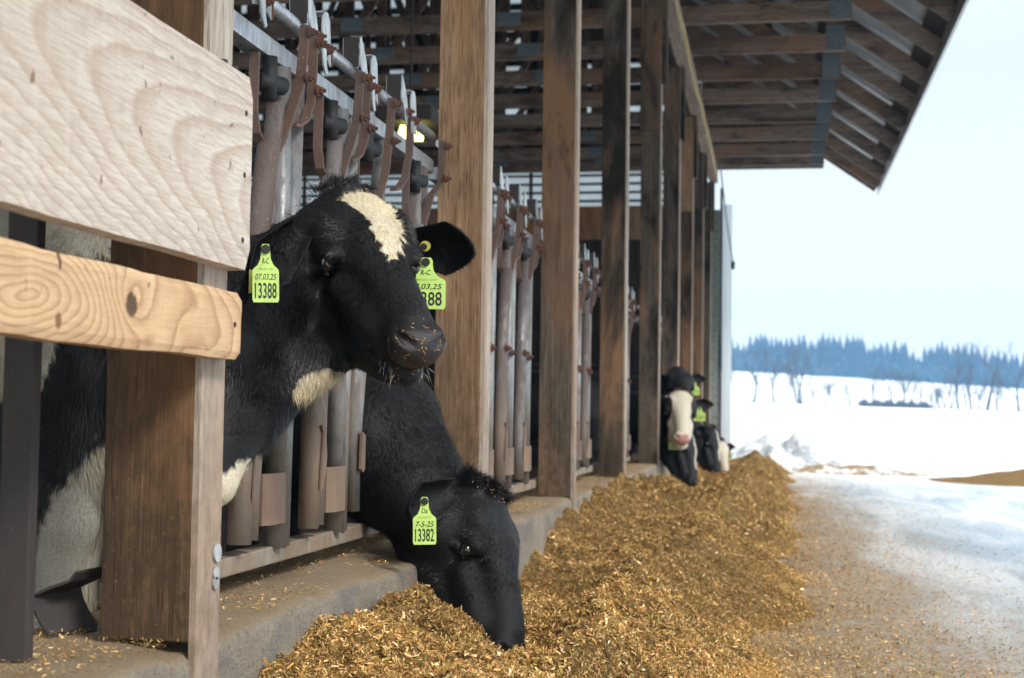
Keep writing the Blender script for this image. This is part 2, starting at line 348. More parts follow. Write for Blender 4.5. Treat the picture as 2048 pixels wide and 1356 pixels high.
M['white_trim'] = simple('white_panel', (.82, .86, .88), .6, nscale=8, var=.04)
M['greygreen'] = simple('grey_green_cladding', (.2, .24, .22), .7, nscale=18, var=.25)
M['plate'] = simple('truss_plate', (.16, .2, .22), .5, .5, nscale=40, var=.2)
m = NM('cloudy_plastic'); m.b.inputs['Base Color'].default_value = (.8, .85, .87, 1); m.b.inputs['Roughness'].default_value = .6
trn = m.n('ShaderNodeBsdfTranslucent'); trn.inputs[0].default_value = (.85, .9, .92, 1); ms = m.n('ShaderNodeMixShader'); ms.inputs[0].default_value = .6
m.t.links.new(m.b.outputs[0], ms.inputs[1]); m.t.links.new(trn.outputs[0], ms.inputs[2]); m.t.links.new(ms.outputs[0], m.out.inputs[0]); M['plastic'] = m.m
# ------------------------------------------------------------------ ground, snow, apron
def terrain(x, y):
    x = np.asarray(x, float); y = np.asarray(y, float)
    def ss(a, b, v): t = np.clip((v-a)/(b-a), 0, 1); return t*t*(3-2*t)
    z = -.02-.05*ss(24, 40, y)+ss(40, 262, y)*(3.4-.024*x)+ss(262, 300, y)*.0
    z += ss(268, 520, y)*(12.66-.031*np.clip(x, -60, 220))
    z += ss(520, 900, y)*6
    z += .07*np.sin(x*.31+y*.13)*ss(30, 60, y)+.25*np.sin(x*.021+1)*ss(200, 300, y)
    return z
ys = np.concatenate([np.linspace(-40, 24, 9), np.linspace(26, 60, 20), np.linspace(65, 600, 110), np.geomspace(620, 3000, 14)])
xs = np.concatenate([-np.geomspace(2500, 60, 14), np.linspace(-55, 260, 106), np.geomspace(280, 2500, 12)])
X, Y = np.meshgrid(xs, ys, indexing='ij'); Z = terrain(X, Y)
def grid_faces(nx, ny):
    i, j = np.meshgrid(np.arange(nx-1), np.arange(ny-1), indexing='ij'); a = (i*ny+j).ravel()
    return np.stack([a, a+ny, a+ny+1, a+1], 1)
o = np_mesh('snow_field', np.stack([X, Y, Z], -1).reshape(-1, 3), grid_faces(*X.shape), mat=M['snow']); tag(o, kind='structure')
def vnoise(x, y, f, seed=0, octv=4, p=.55):
    """smooth value noise"""
    r = np.random.default_rng(seed); T = r.random((64, 64)); s = 0; a = 1; n = 0
    for k in range(octv):
        u = x*f+13.1*k; v = y*f+7.7*k; i = np.floor(u).astype(int); j = np.floor(v).astype(int); fu = u-i; fv = v-j
        fu = fu*fu*(3-2*fu); fv = fv*fv*(3-2*fv)
        g = lambda a_, b_: T[a_ % 64, b_ % 64]
        s = s+a*((g(i, j)*(1-fu)+g(i+1, j)*fu)*(1-fv)+(g(i, j+1)*(1-fu)+g(i+1, j+1)*fu)*fv); n += a; a *= p; f *= 2
    return s/n*2-1
xs = np.linspace(-.96, 30, 150); X, T = np.meshgrid(xs, np.linspace(0, 1, 180), indexing='ij')
YE = 23.7+.5*vnoise(X, X*0, .7, 5)-.13*X; Y = -8+T*(YE+8)
o = np_mesh('farm_road', np.stack([X, Y, .006*vnoise(X, Y, 1.5, 3)+.004], -1).reshape(-1, 3), grid_faces(*X.shape), mat=M['apron']); tag(o, kind='structure')
# ploughed snow bank at the end of the apron
xs = np.linspace(-3, 1.3, 70); ys = np.linspace(23.2, 27.5, 60); X, Y = np.meshgrid(xs, ys, indexing='ij')
d = np.exp(-((Y-25.2-.25*X)/1.0)**2)*np.clip((1.35-X)/1.0, 0, 1)
Z = d*(.50+.55*vnoise(X, Y, 2.2, 9, 4, .65))-.05
o = np_mesh('snow_bank', np.stack([X, Y, Z], -1).reshape(-1, 3), grid_faces(*X.shape), mat=M['snow']); tag(o, kind='structure'); bank = o
m = NM('snow_dirt'); n1 = m.noise(m.coord('Object'), 3.5, 6, .7)
M['dirt'] = m.done(m.mix(m.ramp(n1, [(.42, 0), (.55, 1)]), (.75, .78, .8), (.26, .17, .08)), .9, 0, m.bump(n1, .6, .05))
m = NM('ploughed_snow'); n1 = m.noise(m.coord('Object'), 3, 6, .7); bank.data.materials[0] = m.done(m.mix(m.ramp(n1, [(.44, 0), (.58, 1)]), (.8, .83, .86), (.34, .37, .40)), .8, 0, m.bump(n1, .8, .08))  # grey patches: dirty snow, and shadows of the lumps put into the colour
xs = np.linspace(.1, 2.6, 60); ys = np.linspace(23.2, 25.6, 30); X, Y = np.meshgrid(xs, ys, indexing='ij')
Z = np.exp(-((Y-24.2+.1*X)/.35)**2)*(.13+.12*vnoise(X, Y, 2.5, 19))*np.clip((2.6-X)/.8, 0, 1)*np.clip((X-.1)/.2, 0, 1)-.02
o = np_mesh('dirt_ridge', np.stack([X, Y, Z], -1).reshape(-1, 3), grid_faces(*X.shape), mat=M['dirt']); tag(o, kind='structure')
# brown heap at the right
xs = np.linspace(2.2, 6, 50); ys = np.linspace(19.5, 24, 40); X, Y = np.meshgrid(xs, ys, indexing='ij')
r = ((X-4.05)/1.25)**2+((Y-22)/1.2)**2; Z = .26*np.exp(-r*1.2)*(1+.5*vnoise(X, Y, 2, 4))-.012
o = np_mesh('bedding_heap', np.stack([X, Y, Z], -1).reshape(-1, 3), grid_faces(*X.shape), mat=M['silage'])
tag(o, 'low brown heap of spilled bedding on the snow at the right edge', 'heap')

# ------------------------------------------------------------------ barn
barn = empty('barn', (0, 0, 0), 'long open-fronted timber barn with a steel roof and an overhanging eave', 'barn')
PY = [-2.55, -.09, 2.375, 4.835, 7.10, 9.57, 12.43, 14.92, 17.37, 19.95, 22.35]
PD = .115
for i, y in enumerate(PY):
    z1 = 4.42
    xo = .004 if i % 2 else 0
    o = MB().box(-1.132+xo, -.972, y, y+PD, .46, z1).build('post', M['post_clean' if i in (3,) else 'post_near' if i == 2 else 'post'], barn, bevel=.004)
    if i == 2: tag(o, 'dark brown manure-splashed post in front')
    if i == 3: tag(o, 'warm brown post with a pale outer edge')
    if i == 2: near_post = o
    MB().box(-.971, -.96, y+.001, y+PD-.001, .02 if i > 2 else -.0, z1-.01, .002).build('facing_board', M['facing'], o)
    if i in (6, 8): MB().box(-1.14, -.965, y-.042, y-.002, 3.28, 4.4).build('splice_board', M['post_clean' if i == 8 else 'post'], o, bevel=.003)
    if i >= 5: MB().box(-.958, -.918, y-.01, y+PD+.05, 3.68, 4.41).build('knee_board', M['post'], o, bevel=.003)
# washer and lag on the foot of the near post
nz_ = at(424, 1190, 2.46)
for dz in (.0, -.035, -.052):
    MB().tube([(-.9595, 2.463+dz*.1, .603+dz), (-.956, 2.463+dz*.1, .603+dz)], .016 if dz == 0 else .011, 16).build('washer', M['flap'], near_post)
# header beams
for k, x in enumerate((-.998, -.956, -.914)):
    MB().box(x, x+.038, -3.3, 22.6, 4.424+.006*k, 4.646).build('header', M['header'], barn, bevel=.003)
# concrete kerb under the fence
xs_ = []
prof = [(-1.36, 0), (-1.36, .44), (-1.30, .453), (-1.10, .458), (-1.02, .456), (-.988, .453), (-.974, .445), (-.969, .43), (-.966, .24), (-.955, .1), (-.95, -.02)]
ys = np.arange(-3, 23.2, .035); P = np.array(prof); V = []
for j, y in enumerate(ys): V.append(np.stack([P[:, 0], np.full(len(P), y), P[:, 1]], 1))
V = np.concatenate(V); wear = vnoise(V[:, 1], V[:, 0], 3, 2); top = np.clip((V[:, 2]-.38)/.07, 0, 1)*np.clip((V[:, 0]+1.12)/.1, 0, 1)
V[:, 2] += top*wear*.012-.010*top*(vnoise(V[:, 1], V[:, 0]*0, 1.1, 6) > .1); V[:, 0] += .006*vnoise(V[:, 1], V[:, 2], 9, 8)*(V[:, 0] > -1.1)
o = np_mesh('concrete_kerb', V, grid_faces(len(ys), len(P)), mat=M['concrete'])
tag(o, 'long low concrete kerb that carries the posts and is dusted with silage', 'kerb')
o = MB().box(-16.6, -1.37, -3, 23, -.3, .06).build('barn_floor', simple('dung_floor', (.07, .05, .035), .9, nscale=6, bump=.8)); tag(o, kind='structure')
# trusses
def roofz(x):
    return 5.0-.70*(x-.71) if x > -8 else 5.0-.70*(-16.71-x)
def truss(y):
    o = MB().box(-16.7, .705, y, y+.04, 4.65, 4.832, .001).build('truss', M['truss'], barn)
    me = MB()
    me.beam((1.5, y+.02, roofz(1.5)-.09), (-8, y+.02, roofz(-8)-.09), .04, .175, (0, 0, 1))
    me.beam((-17.5, y+.02, roofz(-17.5)-.09), (-8, y+.02, roofz(-8)-.09), .04, .175, (0, 0, 1))
    me.build('rafter', M['truss'], o)
    me = MB(); xs_ = [-.95, -2.6, -4.2, -6.1, -8, -9.9, -11.8, -13.4]
    for i in range(len(xs_)-1):
        a, b = xs_[i], xs_[i+1]; za, zb = roofz(a)-.15, roofz(b)-.15
        if i % 2 == 0: me.beam((a, y+.062, 4.72), (b, y+.062, zb), .035, .09)
        else: me.beam((a, y+.062, za), (b, y+.062, 4.72), .035, .09)
        me.beam((b-.06, y+.062, 4.72), (b-.06, y+.062, zb), .035, .1, (1, 0, 0))
    me.build('web', M['truss_z'], o)
    MB().box(.50, .69, y-.004, y-.001, 4.66, 4.92).build('gusset_plate', M['plate'], o)
    for x in (-2.6, -4.2, -6.1, -8): MB().box(x-.13, x+.11, y-.004, y-.001, 4.69, 4.83).build('gusset_plate', M['plate'], o)
    return o
t0 = truss(0)
for k in range(-2, 19):
    y = 22.71-1.222*k
    if k == -2: t0.location.y = 22.62
    elif k >= 1 or k == 0:
        if k == 0: continue
        c_ = copy_tree(t0); c_.parent = barn; c_.location.y = y
# metal gable chord set close to the last truss
c_ = copy_tree(t0); c_.parent = barn; c_.location.y = 22.3
# roof
def rib_roof(xa, xb, name):
    ys = np.arange(-3.2, 23.0, .0285); n = len(ys); V = []
    for x in np.linspace(xa, xb, 8):
        for j, y in enumerate(ys):
            V.append((x, y, roofz(x)+.05+(.02 if j % 8 in (0,) else 0)))
    return np_mesh(name, V, grid_faces(8, n), mat=M['rooftin'], parent=barn, smooth=False)
rib_roof(-8, 1.535, 'roof'); rib_roof(-17.6, -8, 'roof')
x = 1.44
while x > -8:
    if .55 < x < 1.3: x = .5
    wd = .22 if x > 1.4 else .09
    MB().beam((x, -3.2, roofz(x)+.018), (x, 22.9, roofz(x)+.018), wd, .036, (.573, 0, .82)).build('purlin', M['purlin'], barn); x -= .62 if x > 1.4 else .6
MB().box(1.515, 1.54, -3.2, 22.95, 4.27, 4.45).build('eave_flashing', M['flap'], barn)
# far gable wall, seen through the bays
gy = 22.75
gm = MB()
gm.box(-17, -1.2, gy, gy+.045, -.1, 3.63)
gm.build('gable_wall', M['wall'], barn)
MB().box(-17, -1.15, gy-.06, gy+.05, 3.60, 4.12).build('wall_beam', M['post_clean'], barn)
pl = MB(); 
for i in range(9):
    z = 4.1+i*.135
    pl.box(-17, -1.15, gy+.06, gy+.07, z, z+.10)
for i in range(9): pl.box(-17, -1.15, gy+.06, gy+.07, 5.6+i*.45, 5.6+i*.45+.34)
pl.build('light_panel', M['plastic'], barn)
ba = MB()
for i in range(24):
    x = -1.35-.62*i; ba.box(x, x+.05, gy+.02, gy+.05, 4.06, 4.9); ba.box(x-.06, x+.12, gy+.0, gy+.05, 5.0, 9.5)
for i in range(9): ba.box(-17, -1.15, gy+.075, gy+.09, 4.195+i*.135, 4.24+i*.135)
for i in range(9): ba.box(-17, -1.15, gy+.075, gy+.09, 5.93+i*.45, 6.05+i*.45)
ba.box(-17, -1.15, gy+.02, gy+.06, 4.86, 5.5)
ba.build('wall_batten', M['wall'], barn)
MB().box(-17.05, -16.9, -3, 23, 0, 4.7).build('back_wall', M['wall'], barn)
MB().prism([(-1.14, 4.84), (.68, 4.84), (.68, 4.93), (-1.14, 6.2)], .03, Matrix(((0, 1, 0, 0), (1, 0, 0, 22.70), (0, 0, 1, 0), (0, 0, 0, 1)))).build('eave_closer', M['truss_z'], barn)
# corner column, white door edge and braces at the far end
MB().box(-1.04, -.84, 22.52, 22.6, .02, 4.02).build('corner_board', M['greygreen'], barn, bevel=.004)
MB().box(-.835, -.80, 22.5, 22.62, .02, 4.35).build('corner_seal', M['rubber'], barn)
MB().box(-.795, -.655, 22.55, 22.558, -.02, 4.1).build('white_door_edge', M['plastic'], barn)
# yellow cord stapled along the header
pts = [(-.872+.006*math.sin(y*2.3), y, 4.50+.035*math.sin(y*1.1)+.02*math.sin(y*3.7)) for y in np.arange(-2, 22.3, .25)]
o = MB().tube(pts, .008, 6).build('yellow_cord', simple('yellow_cord', (.6, .45, .1), .7), smooth=True); tag(o, 'thin yellow cord stapled along the timber header', 'cord')
# hanging rope with a green weight at the far corner
a = at(1441, 335, 22.3); b = at(1466, 528, 22.3)
rope = MB().tube([tuple(a+(b-a)*t+np.array([0, 0, -.06*math.sin(math.pi*t)])) for t in np.linspace(0, 1, 8)], .012, 6).build('rope', simple('pale_rope', (.35, .4, .4), .8)); tag(rope, 'pale rope slanting down from the far eave corner with a green end', 'rope')
MB().tube([tuple(b+np.array([0, 0, .04])), tuple(b-np.array([0, 0, .08]))], .03, 8).build('rope_end', simple('green_end', (.05, .16, .14), .6), rope, smooth=True)
# lit lamp deep in the barn
lp = at(812, 258, 9.0)
lamp = empty('barn_lamp', tuple(lp), 'lit yellow lamp hanging in the dark barn behind the fence flaps', 'lamp')
m = NM('lamp_glow'); m.b.inputs['Emission Color'].default_value = (.95, .95, .25, 1); m.b.inputs['Emission Strength'].default_value = 3; M['glow'] = m.done((.9, .85, .4), .4)
MB().box(lp[0]-.02, lp[0]+.08, lp[1]-.1, lp[1]+.15, lp[2]-.05, lp[2]-.0, .012).build('lens', M['glow'], lamp)
MB().box(lp[0]-.16, lp[0]+.19, lp[1]-.12, lp[1]+.35, lp[2]+.035, lp[2]+.13).build('housing', M['darksteel'], lamp, bevel=.01)
MB().tube([(lp[0], lp[1]+.1, lp[2]+.13), (lp[0], lp[1]+.1, 4.7)], .008, 6).build('cable', M['rubber'], lamp)

# ------------------------------------------------------------------ near boards
def board(y0, y1, z0, z1, mat, name, wav=.002):
    ny, nz_ = 90, 10; x0, x1 = -.958, -.92
    V = []; F = []
    yy = np.linspace(y0, y1, ny); zz = np.linspace(z0, z1, nz_)
    ring = [(x1, z) for z in zz]+[(x0, z) for z in zz[::-1]]
    for i, y in enumerate(yy):
        for j, (x, z) in enumerate(ring):
            e_ = .004 if j in (0, nz_-1) else 0
            wz = wav*vnoise(np.array([y*3.]), np.array([0 if z < (z0+z1)/2 else 5.]), 3, 2)[0] if j in (0, nz_-1, nz_, 2*nz_-1) else 0
            yo = (.010*vnoise(np.array([z*12.]), np.array([x*60.]), 3, 4)[0] if i == ny-1 else 0)
            V.append((x-e_, y+yo-(.012 if i == ny-1 and j in (0, nz_-1) else 0), z+wz))
    n = 2*nz_
    F = [(i*n+j, (i+1)*n+j, (i+1)*n+(j+1) % n, i*n+(j+1) % n) for i in range(ny-1) for j in range(n)]
    F += [tuple(range(n)), tuple((ny-1)*n+j for j in range(n))[::-1]]
    b_ = MB(); b_.v = V; b_.f = F; o = b_.build(name, mat); return o
bu = board(-1.5, 2.485, 1.10, 1.443, M['board_upper'], 'board'); tag(bu, 'wide pale weathered board with arched grain, upper of the two nailed across the near post', 'board')
bl_ = board(-1.5, 2.452, .94, 1.055, M['board_lower'], 'board', .004); tag(bl_, 'narrow yellowish board with a dark knot, lower of the two nailed across the near post', 'board')
for (y, z) in ((2.452, 1.375), (2.45, 1.265), (2.448, 1.15)):
    MB().tube([(-.922, y, z), (-.9185, y, z)], .005, 10).build('nail', M['darksteel'], bu)
MB().tube([(-.922, 2.42, 1.0), (-.9185, 2.42, 1.0)], .005, 10).build('nail', M['darksteel'], bl_)
for y in (2.39, 2.44): MB().tube([(-.94, y, 1.442), (-.94, y, 1.456)], .008, 8).build('nail', M['darksteel'], bu)

# ------------------------------------------------------------------ headlock panels
FX = -1.14
def hex_bolt(mb, p, r=.011, l=.016, ax=(1, 0, 0)):
    p = Vector(p); a = Vector(ax); mb.tube([p, p+a*l], r, 6); mb.tube([p-a*.001, p+a*.003], r*1.5, 12); mb.tube([p+a*l, p+a*(l+.008)], r*.5, 6)
def fork(par, yb, zb, yt, x=FX, r=.027):
    """two bent straps rising from a tube head to a pivot bolt above the rail"""
    for sgn in (1, -1):
        px = x+.012+(.036 if sgn > 0 else -.03)
        k = .055*sgn
        pts = [(x+.01+k*.1, yb, zb-.03), (x+.01+k*.35, yb+(.035*sgn), zb+.03), (px-.006, yb+.055*sgn+.02, zb+.09), (px, yt-.015 if sgn > 0 else yb-.02, zb+.17), (px, yt if sgn > 0 else yb, 1.81)]
        if sgn > 0: pts = [(x+.016, yb+.02, zb-.03), (x+.018, yb+.045, zb-.005), (x+.024, yb+.075, zb+.05), (x+.03, yb+.10, zb+.10), (x+.034, yt-.01, 1.62), (x+.036, yt+.004, 1.70), (x+.036, yt+.012, 1.768)]
        else: pts = [(x-.006, yb-.02, zb-.02), (x-.010, yb-.045, zb+.0), (x-.014, yb-.055, zb+.05), (x-.016, yb-.045, 1.66)]
        MB().strap(pts, .024, .008, (1, 0, 0)).build('fork_strap', M['strap'], par, bevel=.0015)
    for z in (1.75, 1.638): b = MB(); hex_bolt(b, (x+.05, yt+(.008 if z > 1.7 else -.006), z), .0095, .013); b.build('bolt', M['bolt'], par)
    MB().tube([(x-.02, yb-.02, 1.60), (x+.02, yb+.05, 1.60)], .021, 12).tube([(x, yb+.01, 1.56), (x, yb+.01, 1.66)], .018, 12).build('recess_shade', M['rubber'], par, smooth=True)  # black stubs stand in for the shade of a recess, not a bush
def flap_pair(par, y):
    # triangular latch plate and its curved partner, riding on the roller tube
    mb = MB(); mt = lambda yy, xx: Matrix.Translation((xx, yy, 0))
    mb.prism([(y-.012, 1.80), (y-.014, 1.872), (y-.004, 1.876), (y+.045, 1.825), (y+.062, 1.79), (y+.078, 1.738), (y+.05, 1.732), (y+.03, 1.765)], .003, Matrix.Translation((FX+.022, 0, 0)))
    MB().box(FX-.022, FX+.021, y-.018, y-.0145, 1.79, 1.872).build('latch_shade', M['darksteel'], par)  # dark sheet painted in for the shade of the latch's open side
    mb.prism([(y-.012, 1.80), (y-.012, 1.872), (y+.03, 1.83), (y+.04, 1.80)], .003, Matrix.Translation((FX-.025, 0, 0)))
    mb.build('latch_flap', M['flap'], par)
    mb = MB(); mb.prism([(y+.082, 1.80), (y+.084, 1.835), (y+.10, 1.851), (y+.125, 1.852), (y+.142, 1.835), (y+.150, 1.79), (y+.156, 1.722), (y+.125, 1.735), (y+.10, 1.76)], .004, Matrix.Translation((FX+.026, 0, 0)))
    mb.strap([(FX+.026, y+.112, 1.849), (FX-.01, y+.112, 1.846), (FX-.028, y+.112, 1.82)], .045, .003, (0, 1, 0))
    mb.prism([(y+.055, 1.745), (y+.085, 1.755), (y+.09, 1.715), (y+.10, 1.695), (y+.088, 1.688), (y+.068, 1.705)], .004, Matrix.Translation((FX+.036, 0, 0)))
    mb.build('latch_flap', M['flap'], par)
    for yy, z in ((y+.052, 1.775), (y+.078, 1.758), (y+.135, 1.765), (y+.112, 1.752)): b = MB(); hex_bolt(b, (FX+.03, yy, z), .0085, .012); b.build('bolt', M['bolt'], par)
    b = MB().tube([(FX+.036, y+.06, 1.772), (FX+.036, y+.06, 1.735)], .0025, 5).tube([(FX+.036, y+.142, 1.76), (FX+.036, y+.143, 1.72)], .0025, 5)
    b.build('split_pin', M['bolt'], par)
def unit(par, y, swing=True, fixed=True, dy=0):
    """one headlock: a pair of fixed tubes and a thick swinging tube"""
    if fixed:
        MB().tube([(FX-.005, y, .535), (FX-.005, y+.002, 1.1), (FX-.01, y-.012, 1.66)], .0245, 14).build('fixed_tube', M['tube'], par, smooth=True)
        MB().tube([(FX-.012, y+.062, .535), (FX-.012, y+.075, .9), (FX-.012, y+.105, 1.66)], .022, 14).build('fixed_tube', M['tube'], par, smooth=True)
    if swing:
        MB().tube([(FX+.01, y-.305+.035, .565), (FX+.01, y-.262, .8), (FX+.01, y-.235, 1.1), (FX+.008, y-.13, 1.47)], [.026, .026, .025, .027], 16).build('swing_tube', M['tube_rust'], par, smooth=True)
        MB().tube([(FX+.008, y-.212, .57), (FX+.008, y-.20, .85), (FX+.0, y-.15, 1.1), (FX-.005, y-.05, 1.62)], [.023, .023, .022, .021], 14).build('swing_tube', M['tube_rust'], par, smooth=True)
        MB().prism([(y-.275, .66), (y-.255, .665), (y-.235, .70), (y-.228, .745), (y-.238, .79), (y-.25, .815), (y-.275, .82), (y-.262, .80)], .006, Matrix.Translation((FX+.037, 0, 0))).build('stop_plate', M['strap'], par, bevel=.001)
        MB().strap([(FX-.02, y-.16, .655), (FX+.022, y-.165, .655), (FX+.035, y-.14, .655), (FX+.035, y-.05, .655), (FX+.022, y-.012, .655)], .115, .006, (0, 0, 1)).build('keeper_plate', M['strap'], par)
        b = MB(); hex_bolt(b, (FX+.033, y-.235, 1.13), .012, .014); b.build('bolt', M['bolt'], par); b = MB(); hex_bolt(b, (FX+.02, y-.03, 1.12), .012, .01); b.build('bolt', M['bolt'], par)
        fork(par, y-.128, 1.475, y+.008)
        MB().strap([(FX+.01, y+.02, 1.53), (FX+.012, y+.045, 1.533), (FX+.02, y+.085, 1.555), (FX+.028, y+.10, 1.60), (FX+.03, y+.105, 1.66), (FX+.03, y+.105, 1.762)], .022, .008, (1, 0, 0)).build('fork_strap', M['strap'], par)
        for z in (1.748, 1.63): b = MB(); hex_bolt(b, (FX+.044, y+.104, z), .0095, .013); b.build('bolt', M['bolt'], par)
def rails(par, y0, y1):
    MB().box(FX-.05, FX, y0, y1, 1.662, 1.708).build('top_rail', M['galv'], par, bevel=.004)
    MB().box(FX-.055, FX, y0, y1, .50, .54).build('bottom_rail', M['railwood'], par, bevel=.004)
    MB().tube([(FX-.01, y0, 1.79), (FX-.01, (y0+y1)/2, 1.788), (FX-.01, y1, 1.79)], .0165, 14).build('roller_tube', M['galv'], par, smooth=True)
def panel(y0, y1, ys, label, group='headlock fence panels between the barn posts'):
    r = empty('headlock_panel', (FX, y0, .46), label, 'fence panel', group); rails(r, y0, y1)
    for y in ys: unit(r, y)
    for y in ys:
        flap_pair(r, y+.095)
    return r
P1 = panel(2.50, 4.825, [3.30], 'nearest full headlock panel of rusty tubes that two calves reach through')
unit(P1, 3.775); unit(P1, 4.60, swing=False)
MB().tube([(FX+.01, 3.885, .585), (FX+.01, 3.87, .9), (FX+.01, 3.99, 1.46)], [.022, .022, .025], 16).build('swing_tube', M['tube'], P1, smooth=True)
MB().tube([(FX+.01, 4.43, .60), (FX+.01, 4.44, 1.0), (FX+.01, 4.55, 1.45)], .026, 16).build('swing_tube', M['tube_rust'], P1, smooth=True)
MB().tube([(FX-.01, 3.92, .60), (FX-.005, 3.98, 1.0), (FX-.01, 4.21, 1.66)], .023, 16).build('swing_tube', M['tube'], P1, smooth=True)
MB().prism([(3.855, .70), (3.87, .69), (3.89, .70), (3.89, .79), (3.86, .80)], .008, Matrix.Translation((FX+.036, 0, 0))).build('stop_plate', M['strap'], P1)
fork(P1, 3.99, 1.44, 4.115); fork(P1, 4.56, 1.46, 4.79)
MB().strap([(FX+.01, 4.26, 1.52), (FX+.015, 4.30, 1.53), (FX+.022, 4.35, 1.57), (FX+.03, 4.37, 1.65), (FX+.03, 4.37, 1.762)], .022, .008, (1, 0, 0)).build('fork_strap', M['strap'], P1)
for y in (2.95, 3.845, 4.30): flap_pair(P1, y)
# regular panel, copied to the other bays
P2 = panel(4.955, 7.09, [5.38, 5.84, 6.30, 6.76], 'second headlock panel, closed and empty, between the brown post and the dark post')
for y in (5.38, 5.84, 6.30, 6.76): MB().tube([(FX-.03, y+.14, .535), (FX-.03, y+.165, 1.66)], .023, 14).build('fixed_tube', M['tube'], P2, smooth=True)
labs = ['third headlock panel, narrow view of pale tubes between two dark posts', 'fourth headlock panel, a sliver of tubes left of the far calves',
        'headlock panel beside the white-faced calf', 'headlock panel just past the white-faced calf', 'headlock panel second from the barn end', 'headlock panel at the barn end']
for y0, lb in zip((7.225, 9.70), labs):
    c_ = copy_tree(P2); c_.location.y = y0; c_['label'] = lb
def far_panel(y0, y1, cows, lb):
    r = empty('headlock_panel', (FX, y0, .46), lb, 'fence panel', 'headlock fence panels between the barn posts'); rails(r, y0, y1)
    y = y0+.42
    while y < y1-.1:
        if all(abs(y-c) > .34 for c in cows): unit(r, y, swing=all(abs(y-.2-c) > .3 for c in cows)); flap_pair(r, y+.09)
        y += .46
far_panel(12.56, 14.9, (13.1, 13.75), labs[2]); far_panel(15.05, 17.35, (15.8,), labs[3]); far_panel(17.5, 19.93, (18.2,), labs[4]); far_panel(20.08, 22.3, (), labs[5])
# the panel left of the near post: only its end post is close to the opening
P0 = empty('headlock_panel', (FX, -.0, .46), 'headlock panel left of the near post, its dark steel end post showing', 'fence panel', 'headlock fence panels between the barn posts')
MB().box(FX-.06, FX, .05, 1.7, 1.662, 1.708).build('top_rail', M['galv'], P0); MB().box(FX-.055, FX, .05, 2.0, .50, .54).build('bottom_rail', M['railwood'], P0)
MB().box(FX-.052, FX, 2.137, 2.163, .456, 1.72).build('end_post', M['darksteel'], P0, bevel=.003)
for y in (.5, .96, 1.42, 1.88): unit(P0, y)
# bent steel guard by the foot of the near post
o = MB().strap([tuple(at(a_, b_, 2.44)) for a_, b_ in ((200, 1135), (188, 1152), (150, 1165), (112, 1182), (116, 1205), (128, 1232), (145, 1258), (143, 1290))], .10, .005, (.5, .85, .1)).build('bent_guard', M['darksteel'], None); tag(o, 'bent dark steel guard at the foot of the near post', 'guard')
# ------------------------------------------------------------------ cattle
def sd_ell(p, c, r):
    q = p-np.array(c, np.float32); r = np.array(r, np.float32); k0 = np.sqrt(((q/r)**2).sum(-1)); k1 = np.sqrt(((q/(r*r))**2).sum(-1))+1e-6
    return k0*(k0-1)/k1
def sd_rc(p, a, b, r1, r2):
    a = np.array(a, np.float32); b = np.array(b, np.float32); d = b-a; t = np.clip(((p-a)@d)/(d@d), 0, 1)
    return np.sqrt(((p-a-t[..., None]*d)**2).sum(-1))-(r1+(r2-r1)*t)
def smin(a, b, k): h = np.clip(.5+.5*(b-a)/k, 0, 1); return b+(a-b)*h-k*h*(1-h)
def smax(a, b, k): return -smin(-a, -b, k)
def head_sdf(p, jd=0., st=.035, zs=.08):
    """head in its own frame: x towards the muzzle, y left, z up; poll near the origin, about .47 long"""
    p = p.copy(); p[..., 0] -= st*np.clip((p[..., 0]-.18)/.2, 0, 1); p[..., 2] /= 1+zs*np.clip((p[..., 0]-.15)/.2, 0, 1); p[..., 1] /= 1+zs*1.3*np.clip((p[..., 0]-.2)/.2, 0, 1)
    d = sd_ell(p, (.045, 0, .010), (.10, .100, .115))
    d = smin(d, sd_ell(p, (.10, 0, .045), (.125, .104, .066)), .03)
    d = smin(d, sd_rc(p, (.17, 0, .022), (.385, 0, -.022), .064, .042), .04)
    d = smin(d, sd_rc(p, (.13, 0, -.07), (.37, 0, -.07), .082, .046), .04)
    for s in (1, -1):
        d = smin(d, sd_ell(p, (.085, s*.050, -.115+jd*.7), (.11, .056, .11)), .035)
        d = smin(d, sd_rc(p, (.03, s*.045, -.185+jd), (.36, s*.020, -.112), .055, .026), .04)
        d = smin(d, sd_ell(p, (.105, s*.072, .060), (.055, .036, .040)), .025)
        d = smin(d, sd_ell(p, (.155, s*.090, .032), (.040, .024, .022)), .02)
        d = smin(d, sd_rc(p, (.20, s*.068, -.035), (.33, s*.045, -.055), .026, .022), .035)
        d = smin(d, sd_ell(p, (.425, s*.028, -.030), (.030, .024, .025)), .018)
    d = smin(d, sd_ell(p, (.424, 0, -.048), (.038, .048, .040)), .02)
    d = smin(d, sd_ell(p, (.385, 0, -.110), (.048, .038, .024)), .014)
    for s in (1, -1):
        d = smax(d, -sd_ell(p, (.168, s*.120, .006), (.022, .018, .014)), .008)
        d = smax(d, -sd_rc(p, (.464, s*.024, -.026), (.432, s*.048, -.018), .0112, .0062), .006)
        d = smin(d, sd_rc(p, (.145, s*.103, .020), (.187, s*.098, .017), .006, .005), .008)
        d = smin(d, sd_rc(p, (.150, s*.106, -.008), (.186, s*.100, -.008), .005, .004), .007)
        d = smax(d, -sd_rc(p, (.345, s*.052, -.094), (.445, s*.036, -.090), .004, .004), .008)
    d = smax(d, -sd_rc(p, (.448, -.03, -.091), (.448, .03, -.091), .004, .004), .008)
    d = smax(d, -sd_rc(p, (.484, 0, -.02), (.474, 0, -.07), .006, .003), .006)
    return d
